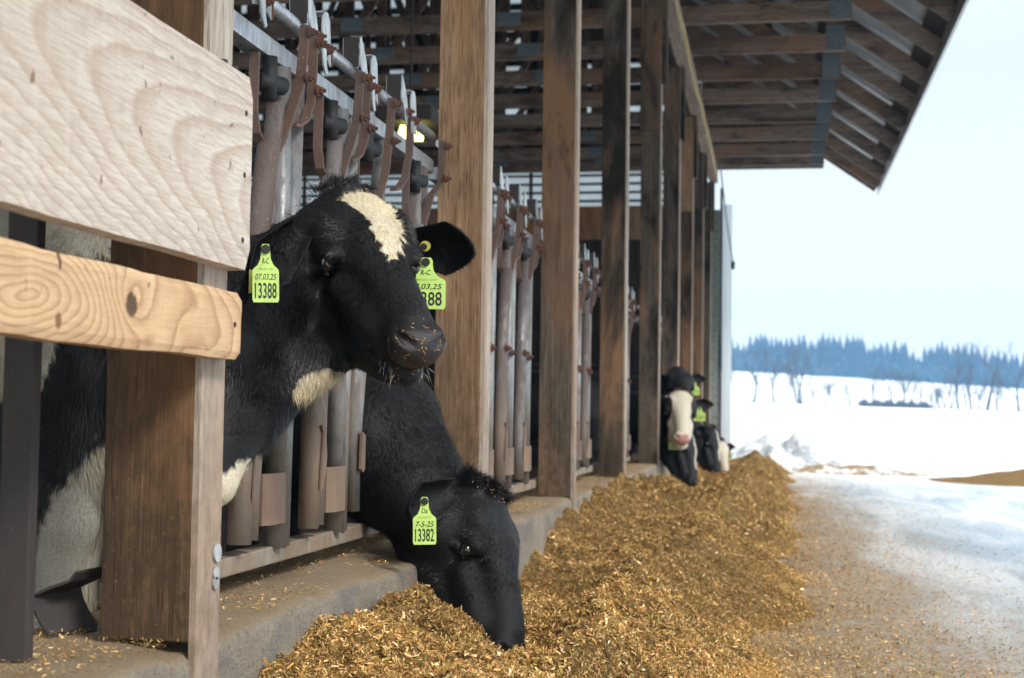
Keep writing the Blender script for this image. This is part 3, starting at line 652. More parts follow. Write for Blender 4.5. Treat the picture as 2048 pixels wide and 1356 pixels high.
def surface_nets(f, lo, hi, h):
    lo = np.array(lo, np.float32); n = np.ceil((np.array(hi)-lo)/h).astype(int)+1
    val = np.empty(n, np.float32); yy, zz = np.meshgrid(lo[1]+h*np.arange(n[1]), lo[2]+h*np.arange(n[2]), indexing='ij')
    for s in range(0, n[0], 12):
        xx = lo[0]+h*np.arange(s, min(s+12, n[0]))
        P = np.empty((len(xx), n[1], n[2], 3), np.float32); P[..., 0] = xx[:, None, None]; P[..., 1] = yy; P[..., 2] = zz
        val[s:s+12] = f(P)
    ins = val < 0; c = np.zeros(np.array(n)-1, np.int8)
    for a in (0, 1):
        for b in (0, 1):
            for d in (0, 1): c += ins[a:n[0]-1+a, b:n[1]-1+b, d:n[2]-1+d]
    act = (c > 0) & (c < 8); idx = -np.ones(act.shape, np.int64); cells = np.argwhere(act); idx[act] = np.arange(len(cells))
    acc = np.zeros((len(cells), 3)); cnt = np.zeros(len(cells))
    corners = [(a, b, d) for a in (0, 1) for b in (0, 1) for d in (0, 1)]
    for i, a in enumerate(corners):
        for b in corners[i+1:]:
            if sum(abs(x-y) for x, y in zip(a, b)) != 1: continue
            va = val[tuple((cells+a).T)]; vb = val[tuple((cells+b).T)]; m_ = (va < 0) != (vb < 0)
            t = (va[m_]/(va[m_]-vb[m_]))[:, None]; acc[m_] += np.array(a)*(1-t)+np.array(b)*t; cnt[m_] += 1
    V = lo+h*(cells+acc/cnt[:, None]); Q = []
    for ax in range(3):
        u, w_ = [(1, 2), (2, 0), (0, 1)][ax]
        sl = [slice(None)]*3; sl[ax] = slice(0, n[ax]-1); s2 = list(sl); s2[ax] = slice(1, n[ax])
        e_ = np.argwhere(ins[tuple(sl)] != ins[tuple(s2)]); e_ = e_[(e_[:, u] > 0) & (e_[:, w_] > 0) & (e_[:, u] < n[u]-1) & (e_[:, w_] < n[w_]-1)]
        du = np.eye(3, dtype=int)[u]; dw = np.eye(3, dtype=int)[w_]
        q = np.stack([idx[tuple((e_-du-dw).T)], idx[tuple((e_-dw).T)], idx[tuple(e_.T)], idx[tuple((e_-du).T)]], 1)
        fl = ~ins[tuple(e_.T)]; q[fl] = q[fl][:, ::-1]; Q.append(q)
    return V, np.concatenate(Q)
def tri_normals(V, Q):
    a, b, c, d = (V[Q[:, i]] for i in range(4)); nf = np.cross(c-a, d-b)
    N = np.zeros_like(V)
    for i in range(4): np.add.at(N, Q[:, i], nf)
    return N/(np.linalg.norm(N, axis=1, keepdims=True)+1e-12), nf
def ear_mesh(base, tip, opening, L=None, wmax=.052, n=18, mm=15):
    base, tip = np.array(base, float), np.array(tip, float); ax = tip-base; L = np.linalg.norm(ax); ax /= L
    o_ = np.array(opening, float); o_ -= ax*(o_@ax); o_ /= np.linalg.norm(o_); sd_ = np.cross(ax, o_)
    V = []
    for side in (0, 1):
        for i in range(n):
            u = i/(n-1); w_ = wmax*(.50+1.25*u-.5*u*u) if u < .5 else wmax*1.06*max(0, 1-((u-.5)/.5)**1.35)**.9+.0005
            cup = 1.25*(1-u)**.8+.42
            for j in range(mm):
                v = -1+2*j/(mm-1); a = v*cup; R = w_/max(.35, math.sin(min(cup, 1.5)))
                p = base+ax*L*u+sd_*R*math.sin(a)+o_*(-R*math.cos(a)+R*.5)-o_*.010*math.sin(u*3.14)
                nn = sd_*math.sin(a)-o_*math.cos(a); V.append(p+nn*(.004 if side else -.002)*(1 if 0 < j < mm-1 and i < n-1 else .2))
    V = np.array(V); k = n*mm; Q = []
    for i in range(n-1):
        for j in range(mm-1):
            a = i*mm+j; Q.append((a, a+1, a+mm+1, a+mm)); Q.append((k+a, k+a+mm, k+a+mm+1, k+a+1))
        a = i*mm; Q.append((a, a+mm, k+a+mm, k+a)); a += mm-1; Q.append((a, k+a, k+a+mm, a+mm))
    for j in range(mm-1): a = (n-1)*mm+j; Q.append((a, a+1, k+a+1, k+a))
    return V, np.array(Q), k
def make_blades(P, D, N, L, Wd, C, bend=None, seg=2):
    """hair blades from roots P along D (unit), facing N"""
    k = len(P); S_ = np.cross(N, D); S_ /= np.linalg.norm(S_, axis=1, keepdims=True)+1e-9; S_ *= Wd[:, None]/2; L_ = L[:, None]
    bend = np.zeros_like(P) if bend is None else bend
    P1 = P+D*L_*.5+bend*L_*.12; P2 = P+D*L_+bend*L_*.5
    V = np.empty((k, 5, 3)); V[:, 0] = P-S_; V[:, 1] = P+S_; V[:, 2] = P1+S_*.8; V[:, 3] = P1-S_*.8; V[:, 4] = P2
    b = np.arange(k)[:, None]*5
    return V.reshape(-1, 3), b+np.array([[0, 1, 2, 3]]), b+np.array([[3, 2, 4]]), np.repeat(C, 5, 0)
m = NM('cattle_coat'); at1 = m.n('ShaderNodeAttribute', attribute_name='col').outputs['Color']; wet = m.n('ShaderNodeAttribute', attribute_name='wet').outputs['Fac']
nn = m.noise(m.coord('Object', (1, 1, 1)), 220, 3, .7); n2 = m.noise(m.coord('Object'), 500, 2, .5)
c = m.mix(m.ramp(nn, [(.3, .35), (.65, 0)]), at1, (.003, .003, .004)); c = m.mix(wet, c, (.022, .019, .021))
ro = m.math('MULTIPLY_ADD', wet, -.40, .62)
bn = m.bump(m.math('ADD', nn, n2), .45, .003)
M['coat'] = m.done(c, ro, 0, bn, .35); m.b.inputs['Sheen Weight'].default_value = .03
m = NM('pink_coat_skin'); at1 = m.n('ShaderNodeAttribute', attribute_name='col').outputs['Color']; M['hair'] = m.done(at1, .45, 0, None, .38)
M['eye'] = simple('dark_eye', (.008, .006, .006), .04, 0, 1.0)
M['tag'] = simple('lime_tag', (.50, .72, .17), .45, nscale=25, var=.12); M['ink'] = simple('black_ink', (.01, .01, .012), .6)
M['grey_ink'] = simple('grey_print', (.22, .36, .1), .6)
M['tag_old'] = simple('yellow_button', (.5, .45, .08), .5)
BLK = np.array([.0032, .0032, .0044]); CRM = np.array([.74, .67, .51]); WHT = np.array([.62, .58, .5])
def noise3(P, f, seed=0):
    r = np.random.default_rng(seed); s = np.zeros(len(P)); 
    for k in range(5):
        w_ = r.normal(size=3)*f; s += np.sin(P@w_+r.random()*6.28)
    return s/5
def flow_local(Pl):
    """lie of the hair in the head frame: out of a whorl on the forehead"""
    q = Pl-np.array([.15, 0, .06]); q = q/(np.linalg.norm(q, axis=1, keepdims=True)+1e-6); back = (Pl[:, 0] < .03)[:, None]
    return np.where(back, q*.4+np.array([-1, 0, -.2]), q)
def tag_part(name, parent, top, down, normal, w_, h_, num, date, init, flipped=False):
    """ear tag hanging from 'top': narrow neck with a hole, sloping shoulders, square body, with its lettering"""
    top, down, normal = Vector(top), Vector(down).normalized(), Vector(normal).normalized(); right = normal.cross(down).normalized()
    normal = down.cross(right).normalized()
    pf = [(-.12, .0), (-.17, .06), (-.17, .14), (-.2, .26), (-.3, .36), (-.47, .43), (-.5, .47), (-.5, .95), (-.46, 1.0)]
    poly = pf+[(-a, b) for a, b in pf[::-1]]
    Mt = Matrix((( -normal[0], right[0], down[0], top[0]), (-normal[1], right[1], down[1], top[1]), (-normal[2], right[2], down[2], top[2]), (0, 0, 0, 1)))
    o = MB().prism([(a*w_, b*h_) for a, b in poly], .0022, Mt).build(name, M['tag'], parent)
    pin = top+down*h_*.09
    MB().tube([tuple(pin+normal*.007), tuple(pin+normal*.004), tuple(pin-normal*.012)], [.0085, .0095, .0095], 14).build('tag_button', M['rubber'], o, smooth=True)
    W3 = Matrix(((right[0], -down[0], normal[0], 0), (right[1], -down[1], normal[1], 0), (right[2], -down[2], normal[2], 0), (0, 0, 0, 1)))
    def txt(s, cx, cy, hh, ww, bold, shear=0, mat='ink', nm='lettering'):
        cu = bpy.data.curves.new('t', 'FONT'); cu.body = s; cu.size = 1; cu.align_x = 'CENTER'; cu.align_y = 'CENTER'; cu.offset = bold; cu.shear = shear; cu.resolution_u = 3
        to = bpy.data.objects.new('t', cu); COL.objects.link(to); dg = bpy.context.evaluated_depsgraph_get(); me = bpy.data.meshes.new_from_object(to.evaluated_get(dg))
        bpy.data.objects.remove(to); xs = np.array([v.co[:] for v in me.vertices]); mn, mxx = xs.min(0), xs.max(0); sc = np.array([ww/(mxx[0]-mn[0]), hh/(mxx[1]-mn[1])]); ce = (mn+mxx)/2
        pl_ = parent_world(o)
        for v in me.vertices:
            a = (v.co[0]-ce[0])*sc[0]+cx; b = (v.co[1]-ce[1])*sc[1]
            v.co = top+right*a+down*(cy-b)+normal*.0006-Vector(pl_)
        link_mesh(nm, me, M[mat], o)
    txt(num, 0, h_*.80, h_*.27, w_*.82, .012)
    txt(date, w_*.01, h_*.57, h_*.12, w_*.80, .006, .25)
    txt(init, 0, h_*.29, h_*.10, w_*.26, .008, .2)
    txt('298 023 244', 0, h_*.43, h_*.035, w_*.55, .0, 0, 'grey_ink')
    return o
def build_cow(label, R, T, s, skel, ears, colf, hres=.0045, bres=.013, fur=0, legs=True, fur_mult=1.0, ear_w=.052, hairfrac=None, furlen=1.0, body=True, jd=0., st=.035, zs=.08, group=None, wetcol=None):
    """R: columns = head forward, left, up; skel: list of (a, b, r1, r2) capsules or ('e', centre, radii) in the world, first entries are the neck"""
    R = np.array(R, np.float64); T = np.array(T, np.float64)
    base = np.array(skel['foot']); root = empty('calf', tuple(base), label, 'calf', group)
    def world(p): return np.asarray(p)@(R.T*s)+T
    def local(P): return ((P-T)@R)/s
    Rf = R.astype(np.float32); Tf = T.astype(np.float32)
    def body_sdf(P, neck_only=False):
        d = None
        for q in (skel['neck'] if neck_only else skel['neck']+skel['body']):
            e_ = sd_ell(P, q[1], q[2]) if isinstance(q[0], str) else sd_rc(P, *q[:4])
            k = q[4] if not isinstance(q[0], str) and len(q) > 4 else .06
            d = e_ if d is None else smin(d, e_, k)
        return d
    def full(P):
        h_ = head_sdf(((P-Tf)@Rf)/s, jd, st, zs)*s; return smin(h_, body_sdf(P, True), .05)
    lo = np.array([1e9]*3); hi = -lo
    for a in (-.17, .49):
        for b in (-.13, .13):
            for c_ in (-.21, .13): p = world((a, b, c_)); lo = np.minimum(lo, p); hi = np.maximum(hi, p)
    V, Q = surface_nets(full, lo, hi, hres)
    parts = [(V, Q, np.zeros(len(V)))]
    if body:
        lob = np.array([1e9]*3); hib = -lob
        for q in skel['neck']+skel['body']:
            if isinstance(q[0], str): c_, r_ = np.array(q[1]), np.array(q[2]); lob = np.minimum(lob, c_-r_); hib = np.maximum(hib, c_+r_)
            else:
                for c_, r_ in ((q[0], q[2]), (q[1], q[3])): c_ = np.array(c_); lob = np.minimum(lob, c_-r_); hib = np.maximum(hib, c_+r_)
        Vb, Qb = surface_nets(lambda P: body_sdf(P)+.002, lob-.04, hib+.04, bres); parts.append((Vb, Qb, np.ones(len(Vb))))
    for (b_, t_, op, *ww) in ears:
        Ve, Qe, k = ear_mesh(b_, t_, op, wmax=(ww[0] if ww else ear_w)); parts.append((Ve, Qe, np.full(len(Ve), 2)))
    VV = np.concatenate([p[0] for p in parts]); kind = np.concatenate([p[2] for p in parts]); QQ = []; n0 = 0
    for p in parts: QQ.append(p[1]+n0); n0 += len(p[0])
    QQ = np.concatenate(QQ); L = local(VV)
    col = colf(VV, L, kind)
    wet = ((L[:, 0] > .435+st) & (L[:, 2] > -.085) & (kind == 0)).astype(float)*np.clip((L[:, 0]-.435-st)/.012, 0, 1)
    if wetcol is not None: col = np.where(wet[:, None] > .3, wetcol, col); wet = wet*.0
    bo = np_mesh('body', VV, QQ, mat=M['coat'], parent=root, attrs={'col': col, 'wet': wet})
    for sd_ in (1, -1):       # eyeballs
        c_ = world((.167, sd_*.0955, .006)); r = .021*s; V_ = []; n, k = 16, 10
        for i in range(k+1):
            for j in range(n):
                a, b = math.pi*i/k, 2*math.pi*j/n; V_.append(c_+r*np.array([math.sin(a)*math.cos(b), math.sin(a)*math.sin(b), math.cos(a)]))
        np_mesh('eye', V_, [(i*n+j, i*n+(j+1) % n, (i+1)*n+(j+1) % n, (i+1)*n+j) for i in range(k) for j in range(n)], mat=M['eye'], parent=root)
    if fur:
        N, nf = tri_normals(VV, QQ); area = np.linalg.norm(nf, axis=1)*.5; cen = VV[QQ].mean(1); Lc = local(cen); kc = kind[QQ[:, 0]]
        wgt = area.copy(); wgt[kc == 1] *= .5; wgt[(kc == 0) & (Lc[:, 0] > .42)] *= .25; wgt[kc == 2] *= 1.2
        if skel.get('fur_zone') is not None: wgt *= skel['fur_zone'](cen)
        for e_s in (1, -1): wgt[(kc == 0) & (np.linalg.norm(Lc-np.array([.168, e_s*.108, .006]), axis=1) < .030)] = 0
        # the head hides the part of the coarse neck inside it
        inside = (kc == 1); wgt[inside & (head_sdf(Lc.astype(np.float32), jd, st) < -.01)] = 0
        pick = rng.choice(len(QQ), fur, p=wgt/wgt.sum()); q = QQ[pick]; bw = rng.dirichlet((1, 1, 1, 1), fur)
        P = (VV[q]*bw[..., None]).sum(1); Nn = (N[q]*bw[..., None]).sum(1); Nn /= np.linalg.norm(Nn, axis=1, keepdims=True)+1e-9
        Lp = local(P); kp = kc[pick]; fl = flow_local(Lp)@R.T
        bd = np.array(skel.get('lie', (-.3, 0, -.9))); f = np.where((kp == 1)[:, None] | (Lp[:, :1] < -.1), bd, fl)
        for (b_, t_, *_x) in ears:
            ax = np.array(t_)-np.array(b_); near = (kp == 2) & (np.linalg.norm(P-(np.array(b_)+np.array(t_))/2, axis=1) < np.linalg.norm(ax)*.8); f = np.where(near[:, None], ax/np.linalg.norm(ax), f)
        cl = rng.normal(size=(4, 3)); wob = np.stack([noise3(P, 34, i) for i in range(3)], 1)
        f = f-Nn*(f*Nn).sum(1, keepdims=True); f /= np.linalg.norm(f, axis=1, keepdims=True)+1e-6
        D = f+Nn*(.42+.25*rng.random(fur))[:, None]+wob*.45+rng.normal(size=(fur, 3))*.16
        top = np.clip(1-np.linalg.norm((Lp-np.array([-.015, 0, .125]))/np.array([.085, .09, .075]), axis=1), 0, 1)
        D = D+(Nn*.8+rng.normal(size=(fur, 3))*.5+wob*1.1)*top[:, None]
        D /= np.linalg.norm(D, axis=1, keepdims=True)
        ln = np.full(fur, .011); ln = np.where(kp == 1, .022, ln); ln = np.where(Lp[:, 0] > .3, .007, ln); ln = np.where(Lp[:, 0] > .41, .0035, ln); ln = np.where(kp == 2, .010, ln)
        ln = ln+top*skel.get('tuft', .045)*rng.random(fur); cc = colf(P+wob*.006, local(P+wob*.006), kp); lig = cc.sum(1) > .3; ln = np.where(lig & (kp == 0), ln*1.2, ln); ln *= rng.uniform(.6, 1.25, fur)*furlen
        dusty = (rng.random(fur) < np.where(kp == 1, .025, .08)) & ~lig; cc = np.where(dusty[:, None], np.array([.030, .026, .024])*rng.uniform(.5, 1.6, (fur, 1)), cc)
        cc = cc*rng.uniform(.6, 1.35, (fur, 1)); cc = np.where(lig[:, None], cc*np.array([.97, .93, .84])**rng.uniform(0, 4, (fur, 1)), cc)
        wd = np.where(lig, .0008, .0010)*fur_mult
        v, q4, t3, cv = make_blades(P-Nn*.0008, D, Nn, ln, wd, cc, bend=(np.array([[0, 0, -.5]])+wob*.4)+rng.normal(size=(fur, 3))*.1)
        np_mesh('fur', v, q4, t3, mat=M['hair'], parent=root, smooth=True, attrs={'col': cv})
        k = skel.get('tuft_n', 1500); a = rng.normal(size=(k, 2)); rl = np.stack([-.012+a[:, 0]*.026, a[:, 1]*.034, .118-2.2*(a[:, 0]*.026)**2*5-(a[:, 1]*.034)**2*9], 1); cl = np.stack([np.sin(a@rng.normal(size=(2,))*3.+i*2) for i in range(3)], 1)
        Dt = np.stack([a[:, 0]*.5+.35, a[:, 1]*.6, np.full(k, .8)], 1)+cl*.5+rng.normal(size=(k, 3))*.22; Dt /= np.linalg.norm(Dt, axis=1, keepdims=True)
        v, q4, t3, cv = make_blades(world(rl), Dt@R.T, np.tile(-FW, (k, 1))+rng.normal(size=(k, 3))*.3, rng.uniform(.02, .055, k)*s*skel.get('tuft', .034)/.06, np.full(k, .0013), BLK*rng.uniform(.6, 2.5, (k, 1)), bend=cl*1.2+rng.normal(size=(k, 3))*.4+np.array([0, 0, -.5]))
        np_mesh('forelock', v, q4, t3, mat=M['hair'], parent=root, attrs={'col': cv})
        # whiskers and crumbs of feed round the mouth
        k = 90; a = rng.uniform(-1, 1, k); base_l = np.stack([rng.uniform(.345, .425, k)+st, a*.045, -.115-.015*rng.random(k)+.02*abs(a)], 1)
        Dl = np.stack([rng.uniform(.2, 1, k), a*.6, -rng.uniform(.3, 1, k)], 1); Dl /= np.linalg.norm(Dl, axis=1, keepdims=True)
        v, q4, t3, cv = make_blades(world(base_l), Dl@R.T, np.tile(-FW, (k, 1))+rng.normal(size=(k, 3))*.3, rng.uniform(.01, .035, k)*s, np.full(k, .0007), np.tile([.45, .42, .38], (k, 1)), bend=rng.normal(size=(k, 3))*.3)
        np_mesh('whiskers', v, q4, t3, mat=M['hair'], parent=root, attrs={'col': cv})
        cm = np.where((kind == 0) & (((L[:, 0] > .415+st) & (L[:, 2] > -.13) & (N@-FW > .1)) ))[0]
        cm = cm[rng.integers(0, len(cm), skel.get('crumbs', 60))]; 
        tp = np.where((kind == 0) & (np.linalg.norm(L-np.array([0, 0, .12]), axis=1) < .09))[0]; cm = np.concatenate([cm, tp[rng.integers(0, len(tp), skel.get('topcrumbs', 12))]])
        k = len(cm); off = np.where(np.arange(k) < k-skel.get('topcrumbs', 12), .0015, .02)[:, None]
        D = np.cross(N[cm], rng.normal(size=(k, 3))); D /= np.linalg.norm(D, axis=1, keepdims=True)
        v, q4, t3, cv = make_blades(VV[cm]+N[cm]*off, D, N[cm], rng.uniform(.003, .011, k), rng.uniform(.0012, .0028, k), np.array([.4, .24, .09])*rng.uniform(.4, 1.3, (k, 1)))
        np_mesh('feed_crumbs', v, q4, t3, mat=M['chips'], parent=root, attrs={'col': cv})
    for k_ in kids(root):
        if k_.name.startswith(('feed_crumbs', 'whiskers', 'fur', 'forelock')): k_['kind'] = 'stuff'
    return root, VV, L, world
def std_body(n0, n1, sh, rump, floor=.06, wr=1.0, lay=0):
    """neck from n0 (behind the skull) over n1 to the shoulder sh; trunk back to rump; four jointed legs"""
    n0, n1, sh, rump = (np.array(v, float) for v in (n0, n1, sh, rump)); ax = rump-sh; ax /= np.linalg.norm(ax); lat = np.cross(ax, [0, 0, 1]); lat /= np.linalg.norm(lat); Z = np.array([0, 0, 1.])
    neck = [(n0, n1, .092*wr, .118*wr), (n0-Z*.05, n1-Z*.10, .07*wr, .09*wr), (n1, sh+Z*.02, .118*wr, .17*wr), (n1-Z*.1, sh-Z*.14, .09*wr, .13*wr)]
    b = [('e', sh+ax*.12-Z*.04, (.27*wr, .22*wr, .31*wr)), (sh+ax*.25, rump-ax*.15, .265*wr, .27*wr), ('e', (sh+rump)/2-Z*.08, (.38, .26*wr, .28*wr)), (sh+Z*.14, rump+Z*.14, .12, .13)]
    hz = sh[2]
    for s_ in (1, -1):
        a = sh+lat*.13*s_+ax*.05; b += [(a-Z*.12, a-ax*.02-Z*.38, .11, .065), (a-ax*.02-Z*.38, a+ax*.0-Z*(hz-floor-.36), .058, .047, .03), (a-Z*(hz-floor-.36), a+ax*.01-Z*(hz-floor-.08), .042, .036, .03), (a-Z*(hz-floor-.08), a-ax*.05-Z*(hz-floor-.045), .045, .047, .02)]
        r = rump+lat*.14*s_; b += [(r-Z*.05, r-ax*.12-Z*.36, .17, .10), (r-ax*.12-Z*.36, r+ax*.10-Z*(hz-floor-.42), .085, .052, .03), (r+ax*.10-Z*(hz-floor-.42), r+ax*.03-Z*(hz-floor-.08), .045, .038, .03), (r+ax*.03-Z*(hz-floor-.08), r-ax*.03-Z*(hz-floor-.045), .045, .047, .02)]
    b += [(rump+ax*.2+Z*.1, rump+ax*.3-Z*.5, .03, .025, .02)]
    return dict(neck=neck, body=b, foot=(sh[0], sh[1], floor))
def Rfrom(fwd, up):
    f = np.array(fwd, float); f /= np.linalg.norm(f); u = np.array(up, float); u -= f*(u@f); u /= np.linalg.norm(u); return np.stack([f, np.cross(u, f), u], 1)
def in_poly(x, y, poly):
    r = np.zeros(len(x), bool); n = len(poly)
    for i in range(n):
        (x1, y1), (x2, y2) = poly[i], poly[(i+1) % n]; c_ = ((y1 > y) != (y2 > y)) & (x < (x2-x1)*(y-y1)/(y2-y1+1e-12)+x1); r ^= c_
    return r
# --- calf one: alert, looking out over the board
R1 = Rfrom((.60, -.655, -.49), (.27, -.36, .88)); T1 = np.array([-.993, 3.265, 1.258]); S1 = 1.07
BLAZE = [(.066, -.062), (.056, -.02), (.060, .045), (.085, .066), (.115, .056), (.16, .058), (.21, .040), (.235, .022), (.272, -.006), (.24, -.018), (.20, -.022), (.155, -.024), (.115, -.036), (.09, -.05)]
def col1(P, L, kind):
    j = noise3(L, 60, 3)*.010+noise3(L, 170, 4)*.007
    bl = in_poly(L[:, 0]+j, L[:, 1]+j*1.2, BLAZE) & (L[:, 2] > 0) & (kind == 0)
    jw = np.zeros(len(P), bool)
    jw |= (np.linalg.norm((P-at(645, 775, 3.05))/np.array([.062, .2, .038]), axis=1)+j*15 < 1) & (kind != 2)
    A_ = at(492, 940, 2.93); B_ = at(440, 1010, 2.93); q_ = (P-A_)[:, [0, 2]]; d_ = (B_-A_)[[0, 2]]; t_ = np.clip(q_@d_/(d_@d_), 0, 1); ch = (np.linalg.norm(q_-t_[:, None]*d_, axis=1)+j*.8 < .024+.012*t_) & (kind == 1)
    leg = (kind == 1) & (P[:, 0] < -1.33) & ((P[:, 2] < .60+(P[:, 0]+1.48)*1.6+j*3) | (P[:, 2] > 1.17+j*4) | (((P[:, 0]+1.50)/.07)**2+((P[:, 2]-.98)/.11)**2+j*20 < 1))
    c_ = np.tile(BLK, (len(P), 1)); c_[bl] = CRM; c_[jw] = CRM*.9; c_[ch] = CRM; c_[leg] = WHT*.7; return c_
sk = std_body(T1-R1[:, 0]*.02+R1[:, 2]*(-.03), (-1.17, 3.02, 1.08), (-1.46, 3.0, 1.0), (-2.75, 2.55, 1.03)); sk['lie'] = (-.35, -.1, -.9); sk['neck'] += [(at(632, 728, 3.12), at(520, 780, 3.08), .062, .08), (at(570, 700, 3.2), at(425, 870, 3.0), .06, .085), (at(430, 850, 3.0), at(425, 965, 2.95), .082, .056), (at(540, 700, 3.25), at(430, 800, 3.1), .12, .16)]
sk['fur_zone'] = lambda c_: np.where(c_[:, 0] > -1.33, 1., np.where(c_[:, 0] > -1.62, 2.2, .1))
w1 = lambda x, y, z: np.array([x, y, z])@(R1.T*S1)+T1
e1 = [(at(815, 490, 3.34), at(948, 505, 3.26), -FW+np.array([.1, 0, -.25]), .060), (at(600, 455, 3.08), at(512, 580, 2.90), np.array([.35, -.85, -.45]), .056)]
c1, V1, L1, W1 = build_cow('black calf with cream forehead blaze and two tags reading 13388, looking out beside the boards', R1, T1, S1, sk, e1, col1, hres=.0042, bres=.013, fur=190000, st=.004)
rt = np.array([.98, -.1, 0])
tag_part('ear_tag', c1, at(531, 488, 2.875), (.03, 0, -1), np.array([.42, -.9, -.05]), .054, .120, '13388', '07,03,25', 'R-C')
tag_part('ear_tag', c1, at(852, 515, 3.27), (-.0, 0, -1), np.array([.2, -.98, 0]), .092, .118, '13388', '07,03,25', 'R-C')
p = at(850, 492, 3.26); MB().tube([tuple(p), tuple(p-np.array([0, -.006, 0]))], .012, 16).build('ear_button', M['tag_old'], c1, smooth=True); 
p = at(847, 493, 3.255); MB().tube([tuple(p), tuple(p-np.array([0, -.006, 0]))], .0075, 16).build('ear_button', M['rubber'], c1, smooth=True)
p = at(503, 563, 2.90); MB().prism([(-.005, -.025), (.01, -.02), (.012, .02), (-.005, .025)], .003, Matrix.Translation(tuple(p)) @ Matrix.Rotation(-1.3, 4, 'Z')).build('tag_back', M['tag_old'], c1)
# --- calf two: feeding
R2 = Rfrom((.475, -.44, -.765), (.79, -.10, .60)); T2 = np.array([-.876, 4.109, .578]); S2 = 1.0
def col2(P, L, kind):
    j = noise3(P, 60, 3)*.01; wh = (np.linalg.norm((P-np.array([-1.24, 4.62, 1.13]))/np.array([.08, .12, .10]), axis=1)+j*15 < 1) & (kind == 1)
    c_ = np.tile(BLK, (len(P), 1)); c_[wh] = WHT*.8; return c_
sk = std_body(T2-R2[:, 0]*.02-R2[:, 2]*.03, (-1.12, 4.30, .85), (-1.55, 4.5, .98), (-2.85, 4.75, 1.02)); sk['lie'] = (.3, -.1, -.8); sk['tuft'] = .048; sk['tuft_n'] = 6000; sk['neck'] += [(at(880, 1060, 4.02), (-1.19, 4.17, .745), .085, .185), ((-1.19, 4.17, .745), (-1.5, 4.45, .82), .185, .22)]; sk['topcrumbs'] = 45; sk['crumbs'] = 25
sk['fur_zone'] = lambda c_: np.where(c_[:, 0] > -1.5, 1., .1)
e2 = [(at(905, 978, 3.91), at(822, 1032, 3.74), np.array([.25, -.93, -.25]), .058), (T2+R2@np.array([0, .09, .02]), T2+R2@np.array([-.03, .22, .0]), R2@np.array([1, .1, -.3]))]
c2, V2, L2, W2 = build_cow('black calf with lime tag 13382 and tousled poll, head down eating silage', R2, T2, S2, sk, e2, col2, hres=.0042, bres=.014, fur=90000, jd=.04, st=.012, zs=.26)
tag_part('ear_tag', c2, at(849, 994, 3.72), (.02, 0, -1), np.array([.3, -.95, 0]), .060, .122, '13382', '7-5-25', 'Da')
# --- far calves
def solid(*spec):
    def f(P, L, kind):
        j = noise3(L, 50, 3)*.01; c_ = np.tile(BLK*1.2, (len(P), 1))
        for (cond, colr) in spec: c_[cond(P, L, kind, j)] = colr
        return c_
    return f
def far_calf(label, px, py, Y, fwd, up, s, sh, rump, cf, tags=(), wetcol=None, fur=9000, ears='out'):
    R_ = Rfrom(fwd, up); T_ = at(px, py, Y)
    sk = std_body(T_-R_[:, 0]*.02-R_[:, 2]*.03, (np.array(sh)*.45+T_*.55)+np.array([0, 0, -.02]), sh, rump); sk['crumbs'] = 5; sk['topcrumbs'] = 3; sk['lie'] = (.2, -.1, -.8)
    sk['fur_zone'] = lambda c_: np.where(c_[:, 0] > -1.4, 1., .0)
    w_ = lambda *q: np.array(q)@(R_.T*s)+T_
    lt = R_[:, 1]*np.array([1, 1, .4]); lt /= np.linalg.norm(lt)
    es = [(w_(.02, sg*.085, .02), w_(.02, sg*.085, .02)+lt*sg*.165*s+np.array([0, .03, .01]), np.array([.15, -1, -.15])) for sg in (1, -1)]
    r, *_ = build_cow(label, R_, T_, s, sk, es, cf, hres=.008, bres=.022, fur=fur, fur_mult=2.2, wetcol=wetcol, group=None)
    for sg, num in tags:
        nrm = R_@np.array([1, 0, 0]); nrm = np.array([nrm[0]*.3+.1, -1, 0])
        tag_part('ear_tag', r, w_(.02, sg*.085, .02)+lt*sg*.06*s+np.array([0, -.03, -.02]), (0, 0, -1), nrm, .10, .115, num, '07,03,25', 'R-C')
    return r
white_face = solid((lambda P, L, k, j: (k == 0) & (abs(L[:, 1]+j) < np.interp(L[:, 0], [-.05, .06, .13, .2, .26, .32], [.10, .094, .07, .064, .09, .15])), np.array([.66, .6, .48])))
far_calf('black calf with a lime tag holding its head highest of the far group', 1352, 762, 13.25, (.25, -.75, -.35), (.1, -.3, .95), 1.1, (-1.5, 13.4, 1.05), (-2.8, 13.6, 1.05), solid(), tags=((1, '13375'),))
far_calf('calf with a broad white face and pink nose beside the fifth post', 1358, 810, 12.75, (.12, -.90, -.42), (.14, -.38, .9), 1.2, (-1.5, 12.85, .95), (-2.8, 12.9, 1.0), white_face, tags=((1, '13391'),), wetcol=np.array([.5, .27, .24]))
stripe = solid((lambda P, L, k, j: (k == 0) & (abs(L[:, 1]+j-.01) < .026) & (L[:, 0] < .36), np.array([.6, .57, .5])))
far_calf('black calf with lime tag grazing below the white-faced calf', 1358, 878, 13.0, (.35, -.55, -.75), (.8, -.1, .45), 1.0, (-1.5, 13.15, .98), (-2.8, 13.3, 1.0), stripe, tags=((-1, '13380'),))
far_calf('black calf with a narrow white stripe feeding behind the grazing calf', 1410, 868, 15.6, (.35, -.45, -.8), (.8, -.2, .45), 1.0, (-1.5, 15.7, .98), (-2.8, 15.9, 1.0), stripe, tags=())
far_calf('last calf before the barn end, black and white face just above the silage', 1434, 893, 18.3, (.3, -.6, -.72), (.4, -.5, .6), 1.0, (-1.5, 18.4, .98), (-2.8, 18.6, 1.0), white_face, tags=((1, '13379'),))

